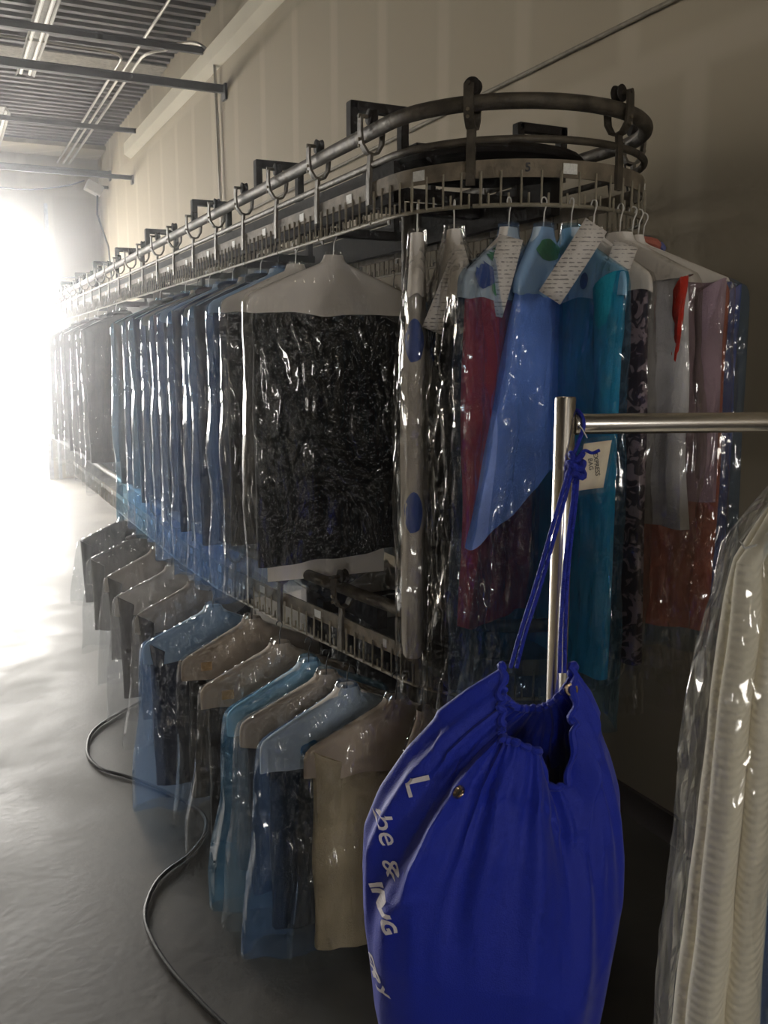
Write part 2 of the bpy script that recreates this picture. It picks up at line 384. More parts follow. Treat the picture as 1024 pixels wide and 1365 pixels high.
# loading door frame and track
df = MB()
df.box((DOOR[1] + .03, FARY - .02, DOOR[2] / 2), (.06, .05, DOOR[2])); df.box((DOOR[1] + .14, FARY - .05, 1.75), (.04, .06, 3.5))
df.box(((DOOR[0] + DOOR[1]) / 2, FARY - .02, DOOR[2] + .03), (DOOR[1] - DOOR[0], .05, .06)); df.box((DOOR[0] - .03, FARY - .02, DOOR[2] / 2), (.06, .05, DOOR[2]))
struct(df.build('door_1', simple('door_frame_grey', (.32, .32, .32), .5), smooth=False))

# ------------------------------------------------------------------ conduits and fittings
def wire(name, path, r, mat, label, cat, group=None, n=8):
    return tag(MB().tube(path, r, n).build(name, mat), label, cat, group)
def smooth(pts, k=6):
    P_ = [Vector(p) for p in pts]; out = []
    for i in range(len(P_) - 1):
        a, b_, c, d_ = P_[max(0, i - 1)], P_[i], P_[i + 1], P_[min(len(P_) - 1, i + 2)]
        for j in range(k):
            u = j / k; out.append(.5 * ((2 * b_) + (c - a) * u + (2 * a - 5 * b_ + 4 * c - d_) * u * u + (3 * b_ - a - 3 * c + d_) * u ** 3))
    return out + [P_[-1]]
def arc(c, a, b, n=8):
    """quarter bend from a via corner c to b"""
    a, b, c = Vector(a), Vector(b), Vector(c)
    return [(1 - t) ** 2 * a + 2 * t * (1 - t) * c + t * t * b for t in [i / n for i in range(n + 1)]]
zc = 3.96
wire('ceiling_conduit', [(1.53, 12.6, zc), (1.53, 8.5, zc)] + arc((1.53, 8.0, zc), (1.53, 8.2, zc), (1.3, 8.0, zc)) + [(-.4, 7.95, zc)], .011, M_conduit,
     'thin metal conduit under the roof deck, leftmost of three, bending left', 'conduit')
wire('ceiling_conduit', [(1.60, 12.6, zc), (1.60, 2.0, zc)], .011, M_conduit, 'straight metal conduit between the two bent ones under the roof deck', 'conduit')
wire('ceiling_conduit', [(1.67, 12.6, zc), (1.67, 8.4, zc)] + arc((1.67, 7.9, zc), (1.67, 8.1, zc), (1.8, 7.8, zc)) + arc((2.02, 7.35, zc), (1.86, 7.6, zc), (2.03, 7.2, 3.72)) + [(2.035, 7.18, 3.3), (2.035, 7.1, 1.6)], .012, M_conduit,
     'metal conduit curving off the roof deck and dropping down the wall behind the conveyor', 'conduit')
wire('wall_conduit', [(WALLX - .015, -1, 2.62), (WALLX - .015, 6.5, 2.58)], .008, simple('painted_conduit', (.20, .175, .13), .8), 'painted conduit running slantwise across the upper beige wall', 'conduit')
t = thing('flood_light', 'small white flood light on a bracket high in the far corner', 'light', (1.98, 12.2, 3.62))
MB().box((-.09, 0, 0), (.2, .16, .12), ry=R(25)).build('lamp_housing', M_white, t, bevel=.01)
MB().tube([(0, 0, .02), (.06, 0, .02), (.08, 0, .02)], .02).build('bracket', M_steel, t)
wire('power_cord', [(1.93, 12.2, 3.56), (1.90, 12.1, 3.3), (1.98, 11.9, 2.9), (2.03, 11.8, 1.8)], .012, M_black, 'dark cord hanging from the flood light down the far corner', 'cord')
wire('power_cord', [(1.2, 12.88, 2.66), (1.5, 12.87, 2.60), (2.0, 12.87, 2.62)], .010, M_black, 'thin dark cord strung across the far wall beside the loading door', 'cord')
wire('power_cord', [(0.2, 12.3, 3.70)] + [(0.2 + 1.6 * k / 10, 12.3, 3.70 - .14 * math.sin(PI * k / 10)) for k in range(1, 10)] + [(1.8, 12.3, 3.72)], .009, M_black, 'dark cord sagging below the farthest ceiling beam', 'cord')
M_tube = simple('fluorescent_tube', (.9, .9, .85), .4, 0, 5, .02, 0, emit=((1, .93, .8), .5))
M_refl = simple('dull_reflector', (.30, .28, .25), .5, .2)
def fixture(x, y, L, label, z=3.98, lit=True, power=0):
    t = thing('fluorescent_light', label, 'ceiling light', (x, y, z), 0, 'strip lights under the roof deck')
    hb = MB(); hb.sweep([(0, -L / 2, 0), (0, L / 2, 0)], [(-.035, .06), (-.075, -.005), (-.07, -.005), (-.03, .05), (.03, .05), (.07, -.005), (.075, -.005), (.035, .06)])
    hb.build('reflector', M_refl, t, smooth=False)
    for s in (-1, 1): MB().tube([(s * .035, -L / 2 + .03, .012), (s * .035, L / 2 - .03, .012)], .013, 10).build('tube_lamp', M_tube, t)
    for s in (-1, 1): MB().tube([(0, s * L * .35, .06), (0, s * L * .35, 4.19 - z)], .004, 6).build('hanger_rod', M_steel, t)
    if power:
        a = area('strip_fill_light', (x, y, z - .02), (0, 0, 0), .14, L, power, (1, .86, .66))  # fill light, only under the added fixtures out of view
fixture(.86, 7.75, 2.4, 'long strip light above the near left edge, beyond the dark joist', z=3.95)
fixture(.76, 11.3, 2.0, 'farther short strip light at the left edge of the ceiling', z=3.95)
fixture(.3, -1.6, 2.4, 'strip light added behind the camera as fill over the garment rack', power=FILL_LAMP)  # this and the next two: unseen fixtures added for fill and glints
fixture(-1.2, -3.2, 2.4, 'strip light added behind the camera as fill over the open floor', power=FILL_LAMP)
fixture(-2.6, 3.4, 2.4, 'strip light added out of view as fill over the floor left of the conveyor', power=FILL_LAMP * .25)

# ------------------------------------------------------------------ conveyor
CX, CY, RR = 1.33, 2.07, .33
def make_path(lowx=None):
    pts = []
    y = 9.3
    while y > CY + 1e-6:
        x = CX - RR
        if lowx: x = lowx(y)
        pts.append(Vector((x, y, 0))); y -= .05 if y - .05 > CY else (y - CY)
    n = 40
    for k in range(n + 1):
        a = PI + PI * k / n; pts.append(Vector((CX + RR * math.cos(a), CY + RR * math.sin(a), 0)))
    s0 = None
    y = CY + .05
    while y < 9.3: pts.append(Vector((CX + RR, y, 0))); y += .05
    q = [pts[0]]
    for p in pts[1:]:
        if (p - q[-1]).length > 1e-4: q.append(p)
    acc = [0]
    for a, b in zip(q, q[1:]): acc.append(acc[-1] + (b - a).length)
    # s measured from the start of the bend
    i0 = min(range(len(q)), key=lambda i: (q[i] - Vector((CX - RR, CY, 0))).length)
    base = acc[i0]; acc = [a - base for a in acc]
    return q, acc
def lowx(y):
    tb = [(2.05, 1.0), (2.35, .955), (2.65, .905), (3.1, .85), (3.6, .83), (20, .83)]
    for (a, b), (c, d) in zip(tb, tb[1:]):
        if a <= y <= c:
            return b + (d - b) * (y - a) / (c - a)
    return 1.0
UP, LP = make_path(), make_path(lowx)
def at(path, s):
    q, acc = path
    s = max(acc[0], min(acc[-1] - 1e-6, s))
    lo, hi = 0, len(acc) - 1
    while hi - lo > 1:
        m = (lo + hi) // 2
        if acc[m] <= s: lo = m
        else: hi = m
    f = (s - acc[lo]) / (acc[hi] - acc[lo]); p = q[lo].lerp(q[hi], f); d = (q[hi] - q[lo]).normalized()
    return p, d
def strip(path, s0, s1, z, n=8, off=0):
    out = []
    for k in range(n + 1):
        p, d = at(path, s0 + (s1 - s0) * k / n); nr = Vector((d.y, -d.x, 0)) * -1
        out.append(Vector((p.x, p.y, z)) + nr * off)
    return out       # off>0 : towards the outside of the loop? (normal chosen below)
conv = thing('garment_conveyor', 'two-tier dark steel garment conveyor track bending round in front of the beige wall', 'garment conveyor', (CX, 2.6, 0))
def put(m, name, mat, parent=conv, **kw):
    """meshes are given in world space; shift them under the parent's origin"""
    o = m.build(name, mat, parent, **kw); return o
conv_off = Vector((CX, 2.6, 0))
def sh(m):
    m.v = [(v[0] - CX, v[1] - 2.6, v[2]) for v in m.v]; return m
PITCH = .35
ZT, ZG, ZP, ZR = 2.10, 2.022, 1.962, 1.885
def whole(path, z, r, name, mat, s_far=7.0):
    pts = [Vector((p.x, p.y, z)) for p, a in zip(*path) if a < s_far]
    put(sh(MB().tube(pts, r, 12)), name, mat)
whole(UP, ZT, .0175, 'upper_track', M_steel); whole(UP, ZG, .0085, 'guide_tube', M_steel)
DZ = -(ZP + .018 - .85)
whole(LP, ZT + DZ - .035, .0165, 'lower_track', M_steel, 4.0)
# one link of the chain: flat bar, ladder of wires, hook rod
def outn(d): return Vector((d.y, -d.x, 0)) * -1 if False else Vector((-d.y, d.x, 0)) * -1
def rack_link(path, s0, s1, dz, idx, coarse):
    n = 7 if not coarse else 2
    m = MB(); P = strip(path, s0 + .004, s1 - .004, 0, n)
    m.sweep(P, [(-.0025, ZP - .019 + dz), (.0025, ZP - .019 + dz), (.0025, ZP + .019 + dz), (-.0025, ZP + .019 + dz)])
    o = put(sh(m), 'hook_link', M_plate)
    w_ = MB(); w_.tube([Vector((p.x, p.y, ZR + dz)) for p in P], .0048, 6 if coarse else 8)
    k = 8
    for j in range(k):
        p, d = at(path, s0 + (s1 - s0) * (j + .5) / k); nr = Vector((d.y, -d.x, 0)) * .004
        w_.tube([p + nr + Vector((0, 0, ZR + dz)), p + nr + Vector((0, 0, ZP - .005 + dz))], .0026 if j % 4 else .0036, 5)
        p, d = at(path, s0 + (s1 - s0) * (j + 1) / k - .005)
        if not coarse: w_.tube([p + Vector((0, 0, ZR + dz)), p + Vector((0, 0, ZR + .026 + dz))], .0026, 5)
    put(sh(w_), 'hook_ladder', M_wirem, o) if False else None
    ob = w_; ob = sh(w_).build('hook_ladder', M_wirem, o)
    # number label on the outward face
    p, d = at(path, s0 + (s1 - s0) * .62); nr = Vector((d.y, -d.x, 0))
    out = -nr
    if (p - Vector((CX, max(p.y, CY), 0))).dot(out) < 0: out = -out
    ang = math.atan2(d.y, d.x)
    lb = MB().box(p + out * .0035 + Vector((0, 0, ZP + dz)), (.034, .0015, .022), rz=ang); sh(lb)
    lo = lb.build('number_label', M_label, o, smooth=False); lo['label'] = 'small white number label'
    return o, p, out, ang
def trolley(path, s, dz):
    p, d = at(path, s); nr = Vector((d.y, -d.x, 0)); out = nr
    if (p - Vector((CX, max(p.y, CY), 0))).dot(out) < 0: out = -out
    zt = ZT + dz; m = MB()
    def P(a, z): return p + out * a + Vector((0, 0, z))
    # U shaped yoke round the track plus stalk
    yk = [P(.030, zt + .034), P(.031, zt), P(.028, zt - .03), P(.014, zt - .05), P(0, zt - .054), P(-.014, zt - .05), P(-.026, zt - .03), P(-.029, zt - .004)]
    m.sweep  # flat straps
    def strap(pts, wd, th):
        rows = []
        for i, q in enumerate(pts):
            a = pts[max(0, i - 1)]; c = pts[min(len(pts) - 1, i + 1)]; tg = (c - a).normalized(); side = d; nn = tg.cross(side).normalized()
            rows.append([q + side * wd / 2 + nn * th / 2, q - side * wd / 2 + nn * th / 2, q - side * wd / 2 - nn * th / 2, q + side * wd / 2 - nn * th / 2])
        b = len(m.v); m.grid(rows, cu=True); k = len(pts) - 1
        m.f.append((b, b + 1, b + 2, b + 3)); m.f.append((b + 4 * k + 3, b + 4 * k + 2, b + 4 * k + 1, b + 4 * k))
    strap(yk, .022, .006)
    strap([P(.004, zt - .05), P(.008, ZP + dz + .02), P(.008, ZP + dz - .035)], .020, .008)
    m.tube([P(-.012, zt + .034), P(.036, zt + .034)], .005, 8)
    o = sh(m).build('trolley', M_steel, conv)
    wv = MB(); up = Vector((0, 0, 1))
    wv.lathe(P(0, zt + .034), [(.004, -.011), (.014, -.011), (.019, -.009), (.015, 0), (.019, .009), (.014, .011), (.004, .011)], (d, up, out), 16)
    sh(wv).build('roller', M_dark, o)
    bl = MB(); 
    for z in (zt - .02, zt - .035): bl.lathe(P(.034, z), [(0, .003), (.004, .003), (.004, -.002)], (d, up, out), 8)
    sh(bl).build('bolt', M_plate, o)
    return o
five = None
for k in range(-20, 14):
    s = -.10 + k * PITCH
    if s < -6.9: continue
    far = s > 1.2
    trolley(UP, s, 0)
    r = rack_link(UP, s, s + PITCH, 0, k, s < -2.5 or s > 2.5)
    if k == 1: five = r
for k in range(-13, 7):
    s = -.22 + k * PITCH
    rack_link(LP, s, s + PITCH, DZ, k, s < -2.0 or s > 1.6)
    if -6 < k < 5: trolley(LP, s, DZ - .035)
# digit on the plate facing the aisle
p, d = at(UP, .25 + PITCH * .35); out = (p - Vector((CX, CY, 0))).normalized()
ux = Vector((-out.y, out.x, 0))
m = MB(); sv, sf = text2d('5', .026, .0006)
m.v = [tuple(p + out * .004 + ux * x + Vector((0, 0, ZP + y))) for x, y in sv]; m.f = sf
sh(m).build('painted_digit', M_ink, five[0])
# brackets holding the track
for yb in (2.30, 3.08, 3.93, 4.88, 5.75, 6.6, 7.5, 8.4):
    m = MB()
    for sx in (1,):
        m.box((1.005, yb, 2.155), (.022, .03, .09)); m.box((1.075, yb, 2.19), (.16, .03, .024)); m.box((1.15, yb, 2.09), (.022, .03, .22)); m.box((1.33, yb, 1.985), (.40, .03, .03))
    m.box((1.655, yb, 2.155), (.022, .03, .09)); m.box((1.585, yb, 2.19), (.16, .03, .024)); m.box((1.51, yb, 2.09), (.022, .03, .22))
    sh(m).build('track_bracket', M_dark, conv, smooth=False, bevel=.002)
m = MB(); m.box((1.09, 5.75, 1.995), (.03, 7.1, .10)); sh(m).build('long_beam', M_dark, conv, smooth=False)
m = MB(); m.box((1.57, 5.75, 1.995), (.03, 7.1, .10)); sh(m).build('long_beam', M_dark, conv, smooth=False)
for xx in (1.09, 1.57):
    m = MB(); m.box((xx, 5.75, .83), (.03, 6.9, .06)); sh(m).build('long_beam', M_dark, conv, smooth=False)
for yb in (2.6, 4.4, 6.2, 8.0):
    m = MB().tube([(1.33, yb, 0.005), (1.33, yb, 2.0)], .03, 16); sh(m).build('post', M_steel, conv)
    m = MB().lathe((1.33, yb, 0), [(0, .012), (.09, .012), (.09, 0)], 'Z', 20); sh(m).build('post_foot', M_dark, conv)
    m = MB(); m.box((1.33, yb, .80), (.62, .05, .04)); sh(m).build('cross_arm', M_dark, conv, smooth=False)
    m = MB(); m.box((1.33, yb, 2.0), (.46, .05, .03)); sh(m).build('cross_arm', M_dark, conv, smooth=False)
# turning wheel with its cover plates at the bend
m = MB(); m.lathe((CX, CY + .1, 2.035), [(0, .0), (.24, 0), (.25, .01), (.24, .022), (.05, .03), (.05, .06), (0, .06)], 'Z', 32); sh(m).build('turning_wheel', M_dark, conv)
m = MB(); m.box((CX - .03, CY + .32, 2.085), (.30, .34, .03)); m.box((CX - .02, CY + .16, 2.06), (.12, .34, .02)); sh(m).build('cover_plate', M_dark, conv, smooth=False)
m = MB(); m.lathe((CX, CY + .05, .78), [(0, 0), (.20, 0), (.21, .01), (.2, .02), (0, .03)], 'Z', 32); sh(m).build('turning_wheel', M_dark, conv)
# loose cable by the outer bend
cb = [(1.665, 2.10, 2.12), (1.70, 2.08, 2.10), (1.71, 2.07, 2.0), (1.69, 2.06, 1.95), (1.66, 2.08, 1.98), (1.66, 2.10, 2.06)]
sh(MB().tube(cb, .003, 6).tube([(1.70, 2.08, 2.13), (1.70, 2.08, 2.08)], .008, 6)).build('drive_cable', M_black, conv)

# ------------------------------------------------------------------ garments
def lerp_tab(tb, q):
    if q <= tb[0][0]: return tb[0][1]
    for (a, b), (c, d) in zip(tb, tb[1:]):
        if q <= c: return b + (d - b) * (q - a) / (c - a)
    return tb[-1][1]
def sheath(W, L, q0=.06, sh_q=.175, d=.03, off=0, flare=0, fold=.006, crumple=0, seed=0, nu=56, nv=46, hem=0, belly=0, xs=0, necky=.03, hemw=.0, lean=0, swag=0, creases=None):
    """closed shell hanging from a hanger: flat in y, shoulders sloping in x"""
    rows = []
    for i in range(nv + 1):
        t_ = i / nv; row = []
        for j in range(nu):
            a = 2 * PI * j / nu; ca, sa = math.cos(a), math.sin(a)
            Lq = L + hem * ca + hemw * noise.noise(Vector((ca * 3, sa, seed)))
            q = q0 + (Lq - q0) * t_
            hw = lerp_tab([(.05, necky * .8), (.075, necky), (sh_q - .012, W * .96), (sh_q + .01, W)], q)
            if q > sh_q: hw += flare * (q - sh_q) / (L - sh_q)
            hw += off * min(1, (q - q0) / .05 + .3)
            dd = lerp_tab([(.05, .010), (sh_q, d * .55), (.35, d), (L, d * .9)], q) + off
            if belly: dd += belly * math.exp(-((q - .55) / .25) ** 2)
            x = hw * ca; y = dd * math.copysign(abs(sa) ** .7, sa)
            g = min(1, max(0, (q - .1) / .35))
            f1 = noise.noise(Vector((x * 9 + seed * 3.1, math.copysign(1, sa) * 2, q * .9 + seed))) * 2.2
            f2 = noise.noise(Vector((x * 22 + seed, math.copysign(1, sa) * 3, q * 1.6 + seed)))
            disp = fold * g * (f1 + f2 * .8)
            if crumple:
                r1 = abs(noise.noise(Vector((x * 14 + seed * 2, sa * 1.2, q * 5 + seed))))
                r2 = abs(noise.noise(Vector((x * 30 + q * 9, sa * 2 + seed, q * 13))))
                r3 = abs(noise.noise(Vector((x * 34 + seed, sa * 2 + seed, q * 3.5))))
                disp += crumple * (.35 + .65 * g) * ((.25 - r1) * 1.6 + (.2 - r2) * .7 + (.2 - r3) * 1.0)
                x += crumple * .8 * g * noise.noise(Vector((seed + sa, q * 6, 4))) * abs(ca)
            if swag:
                rr_ = math.hypot(x - .02 + .05 * noise.noise(Vector((q * 4, x * 4, 3))), (q - .22) * .8); ww = math.exp(-((rr_ - .33) / .12) ** 2) * max(0, min(1, (q - .35) * 5))
                disp += swag * ww * (1 - 2 * abs(math.sin(rr_ * 42 + 2 * noise.noise(Vector((x * 7, q * 7, 1))))))
            if creases and sa < 0:
                for am, wd, pl_ in creases:
                    dm = 1
                    for (ax, aq), (bx_, bq) in zip(pl_, pl_[1:]):
                        if min(ax, bx_) - .03 > x or max(ax, bx_) + .03 < x or min(aq, bq) - .03 > q or max(aq, bq) + .03 < q: continue
                        vx, vq = bx_ - ax, bq - aq; u = max(0, min(1, ((x - ax) * vx + (q - aq) * vq) / (vx * vx + vq * vq)))
                        dm = min(dm, math.hypot(x - ax - vx * u, q - aq - vq * u))
                    if dm < .03: disp += am * math.exp(-abs(dm / wd) ** 1.5)
            y += math.copysign(disp, sa) if abs(sa) > .05 else 0
            x += lean * (q - q0) + abs(ca) * fold * 1.3 * g * noise.noise(Vector((q * 4, ca, seed + 7))) + xs
            row.append((x, y, -q))
        rows.append(row)
    m = MB(); m.grid(rows, cu=True); return m
def hanger_mesh(W, sh_q=.165, drop=0):
    m = MB(); r = .0016; rr = .0095
    hk = [(rr * math.cos(a), 0, rr * math.sin(a)) for a in [R(200 - 20 * k) for k in range(11)]]
    m.tube(hk + [(rr, 0, -.004), (.002, 0, -.022), (0, 0, -.05), (0, 0, -.075)], r, 6)
    m.tube([(0, 0, -.07), (W * .5, 0, -.07 - (sh_q - .07) * .45), (W - .015, 0, -sh_q), (W - .03, 0, -sh_q - .012), (0, 0, -sh_q - .016), (-W + .03, 0, -sh_q - .012), (-W + .015, 0, -sh_q), (-W * .5, 0, -.07 - (sh_q - .07) * .45), (0, 0, -.07)], r, 6)
    return m
def sleeve_mesh(side, W, L, seed, r=.036, sh_q=.178, bend=0):
    rows = []; n = 14; k = 14
    for i in range(n + 1):
        t_ = i / n; q = sh_q + .005 + (L - sh_q) * t_
        cx = side * (W - r + bend * math.sin(t_ * PI)); rad = r * (1 - .35 * t_)
        rows.append([(cx + rad * math.cos(a) * (1 if True else 1), rad * .75 * math.sin(a) - .004 + .006 * noise.noise(Vector((seed, t_ * 5, a))), -q + .02 * math.cos(a) * side * (1 - t_)) for a in [2 * PI * j / k for j in range(k)]])
    m = MB(); m.grid(rows, cu=True)
    b = len(m.v) - k; m.f.append(tuple(b + j for j in range(k))); m.f.append(tuple(j for j in range(k))[::-1])
    return m
_seed = [0]
def garment(label, pos, yaw, W=.225, L=1.1, bodyL=.92, body=(.03, .03, .04), kind='shirt', cape=None, capeq=.20, filmk='blue', d=.026, flare=.01,
            crumple=.008, group=None, ticket=None, sleeves=0, hem=0, bw=None, name='wrapped_garment', bodymat=None, insert=None, hook=None, off=.010, fold=.006,
            belly=0, belly_film=0, sleeve_col=None, sleeve_L=.72, lean=0, q_body=None, nu=56, bodyflare=0, lod=0, sleeve_r=.034, swag=0, film_lean=None, creases=None):
    _seed[0] += 1; sd = _seed[0] * 1.37
    t = thing(name, label, 'garment', pos, yaw, group)
    hanger_mesh(W, .165).build('wire_hanger', hook or M_white, t)
    bw = bw or W - .008
    if fold >= .01: off += .010
    nv = 30 if lod else 44; nu = 40 if lod else nu
    bmat = bodymat or fabric(body)
    q0 = q_body or (.08 if not cape else .13)
    bd = sheath(bw, bodyL, q0=q0, d=d, seed=sd, fold=fold, hem=hem, nu=nu, nv=nv, belly=belly, flare=bodyflare, hemw=.01, lean=lean)
    bn = {'shirt': 'shirt_body', 'trousers': 'trousers', 'jacket': 'jacket_body', 'dress': 'dress_body', 'coat': 'coat_body', 'blouse': 'blouse_body'}[kind]
    bd.build(bn, bmat, t)
    if sleeves:
        for s in ((-1, 1) if sleeves == 2 else (sleeves * 1,) if sleeves in (-1, 1) else (-1,)):
            sleeve_mesh(s, bw + .004, sleeve_L, sd, sleeve_r).build('sleeve', fabric(sleeve_col or body), t)
    if kind == 'shirt' and not cape:
        m = MB(); m.tube([(.045 * math.cos(a), .022 * math.sin(a), -.075 - .01 * math.sin(a)) for a in [2 * PI * k / 16 for k in range(16)]], .011, 8, closed=True)
        m.build('collar', bmat, t)
    cp = None
    if cape:
        cp = sheath(W + .002, capeq, q0=.055, d=d * .9, off=.005 if fold < .01 else .014, seed=sd + 5, fold=.002, nu=nu, nv=14, hem=0, hemw=.012)
        cp.build('paper_cape', cape, t)
    if insert:
        m = MB(); m.box((insert[0], d * .5 + .006, -(insert[1] + insert[2]) / 2), (insert[3], .002, insert[2] - insert[1])); m.build('paper_insert', M_paper, t, smooth=False)
    pl = sheath(W + .004, L, q0=.045, d=d + .006, off=off, seed=sd + 11, flare=flare, fold=fold * 1.2, crumple=crumple, nu=int(nu * 1.6) if not creases else 260, nv=int(nv * 1.7) if not creases else 190, hemw=.03, necky=.02, belly=belly_film, lean=lean, swag=swag, creases=creases)
    pl.build('plastic_cover', FILM[filmk], t)
    t['_'] = 0; del t['_']
    if ticket:
        for (x, q, ln, rot, face, fwd) in ticket:          # face: world heading of the slip's width, fwd: how far it stands off the cover
            m = MB(); k = 8; rows = []; yw = R(face) - yaw
            wv = Vector((math.cos(yw), math.sin(yw), 0)); nv_ = Vector((math.sin(yw), -math.cos(yw), 0)); zz = Vector((0, 0, 1))
            for i in range(k + 1):
                u = i / k; c, s_ = math.cos(rot), math.sin(rot); rows.append([])
                for wx in (-.026, .026):
                    rows[-1].append(Vector((x, 0, -q)) + wv * (wx * c + u * ln * s_) + zz * (-u * ln * c + wx * s_) + nv_ * (fwd + .006 * math.sin(u * 4)))
            m.grid(rows); m.build('paper_ticket', M_ticket, t, solid=.0008)
    return t, cp, pl, bd
def emblem(t, bvh, x, q, rx, ry, mat, side=-1, name='printed_emblem', seed=1, wob=.3, rect=False, lift=.003):
    ux = (1, 0, 0) if side < 0 else (-1, 0, 0)
    m = decal(rect2d(rx * 2, ry * 2) if rect else disc2d(rx, ry, wob=wob, seed=seed), bvh, (x, side * .2, -q), ux, (0, 0, 1), 0, lift)
    # projection direction for side<0 must be +y
    m.build(name, mat, t)

def upos(s, path=UP, dz=0): p, d = at(path, s); return (p.x, p.y, ZR + dz + .006)
G_up = 'film-wrapped garments hanging on the straight upper rail'
NAVY = (.012, .016, .04); BLK = (.008, .008, .010); CHAR = (.03, .028, .03); BRN = (.045, .03, .028); GRY = (.09, .085, .085); DBLU = (.02, .035, .09)
# -- upper straight run, near to far
def fold_lines(specs, x0=437, sx=.243 / 107, y0=400, sq=.8 / 380):
    """creases of the film, each a smoothed line over the cover's face (across, down)"""
    out = []
    for am, wd, pts in specs:
        pp = smooth([((a - x0) * sx, .17 + (b - y0) * sq, 0) for a, b in pts], 4); out.append((am, wd, [(p.x, p.y) for p in pp]))
    return out
FRONT = fold_lines([(.014, .010, [(340, 425), (352, 490), (375, 545), (402, 592), (440, 630), (470, 690), (476, 740)]), (.010, .007, [(398, 425), (410, 480), (418, 540), (424, 566)]),
  (.012, .009, [(432, 452), (433, 500), (426, 560), (415, 590)]), (.010, .007, [(465, 440), (480, 500), (488, 540)]), (.013, .009, [(492, 470), (500, 530), (496, 570), (512, 600)]),
  (.016, .011, [(385, 575), (420, 590), (448, 625), (480, 640), (505, 612), (514, 592)]), (.015, .010, [(408, 630), (428, 656), (456, 668), (488, 640), (512, 604)]), (.012, .009, [(455, 560), (462, 600), (478, 622)]),
  (.012, .008, [(532, 600), (528, 660), (514, 745)]), (.010, .007, [(360, 600), (372, 660), (366, 730)]), (.008, .007, [(515, 445), (532, 490)]), (.010, .008, [(345, 640), (352, 700), (345, 760)]),
  (.009, .006, [(380, 430), (392, 470)]), (.010, .007, [(400, 700), (440, 735), (500, 720)]), (.008, .006, [(420, 340), (432, 380)]), (.008, .006, [(450, 345), (475, 385)]), (.008, .006, [(360, 372), (400, 358)])])
t, cp, pl, bd = garment('black garment under a white paper cape in crinkled clear film, front of the upper rail', (1.012, 2.45, ZR + .006), R(-2), W=.243, L=1.0, bodyL=.90, body=BLK, kind='trousers',
        cape=M_paper, capeq=.215, filmk='swagged', crumple=.006, belly_film=.014, insert=(-.02, .72, .965, .36), hem=-.02, d=.03, nu=72, off=.014, creases=FRONT)
b = pl.bvh()
specs = [
 (2.72, -3, CHAR, 'clear', M_paper, 1.06, 'charcoal garment with a pale cape in clear film, second from the front'),
 (2.88, 4, DBLU, 'blue', M_paperblue, 1.10, 'dark blue garment in blue film directly behind the charcoal clear-wrapped one'),
 (3.06, -2, NAVY, 'blue', None, 1.12, 'navy shirt in blue film, fourth wrapped piece from the front of the upper rail'),
 (3.22, 5, BRN, 'blue', M_papertan, 1.10, 'brown garment under a tan cape in blue film, fifth along the upper rail'),
 (3.39, -4, DBLU, 'blue', None, 1.13, 'slate blue shirt in blue film, sixth along the upper rail'),
 (3.55, 2, CHAR, 'blue', M_paperblue, 1.10, 'dark garment with blue cape in blue film, seventh along the upper rail'),
 (3.72, -5, (.07, .045, .06), 'blue', None, 1.14, 'plum grey shirt in blue film, eighth along the upper rail'),
 (3.90, 3, GRY, 'blue', M_papertan, 1.10, 'grey garment with tan cape in blue film, ninth along the upper rail'),
 (4.11, -3, DBLU, 'sky', None, 1.12, 'blue shirt in pale sky-blue film, tenth along the upper rail'),
 (4.35, 4, CHAR, 'blue', None, 1.11, 'dark shirt in blue film, eleventh along the upper rail'),
 (4.62, -2, GRY, 'sky', None, 1.10, 'grey shirt in hazy blue film, last before the gap in the upper row'),
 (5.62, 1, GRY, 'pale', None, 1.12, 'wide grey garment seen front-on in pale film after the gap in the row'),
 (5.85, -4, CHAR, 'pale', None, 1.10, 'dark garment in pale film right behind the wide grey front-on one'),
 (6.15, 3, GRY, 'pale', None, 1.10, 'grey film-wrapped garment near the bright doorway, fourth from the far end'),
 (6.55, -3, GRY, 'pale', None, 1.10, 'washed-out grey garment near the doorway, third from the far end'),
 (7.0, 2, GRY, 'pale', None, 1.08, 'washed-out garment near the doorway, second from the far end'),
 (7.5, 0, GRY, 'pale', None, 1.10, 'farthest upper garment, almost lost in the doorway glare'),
]
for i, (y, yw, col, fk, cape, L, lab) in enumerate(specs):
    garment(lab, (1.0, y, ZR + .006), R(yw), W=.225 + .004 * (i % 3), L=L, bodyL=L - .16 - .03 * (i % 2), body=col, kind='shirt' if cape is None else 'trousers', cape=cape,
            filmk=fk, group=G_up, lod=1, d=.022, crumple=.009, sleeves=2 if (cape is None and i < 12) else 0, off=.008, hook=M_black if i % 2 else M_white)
# -- upper bend
G_bend = 'film-wrapped garments fanned out round the upper bend'
def bend(th, yaw=None, r=.335):
    a = R(th); return (CX + r * math.cos(a), CY + r * math.sin(a), ZR + .006), (a if yaw is None else yaw)
def edge_on(p, extra=0): return math.atan2(p[1], p[0]) + R(extra)
p, _ = bend(200)
t, cp, pl, bd = garment('narrow white printed paper cover with dark blue ovals, edge-on beside the black front garment', p, edge_on(p, -2), W=.15, L=1.12, bodyL=1.02, body=(.42, .39, .35), kind='dress', cape=M_paper, filmk='clear', d=.030, group=G_bend, crumple=.008)
def edge_decal(t, m_, q, ry, rz_, mat, nm):
    # printed on the edge that faces the aisle (local -x)
    mm = decal(disc2d(ry, rz_, wob=.15), m_.bvh(), (-.4, 0, -q), (0, -1, 0), (0, 0, 1), 0, .003); mm.build(nm, mat, t)
edge_decal(t, bd, .30, .022, .045, M_bluei, 'printed_emblem'); edge_decal(t, bd, .68, .022, .045, M_bluei, 'printed_emblem')
p, _ = bend(217)
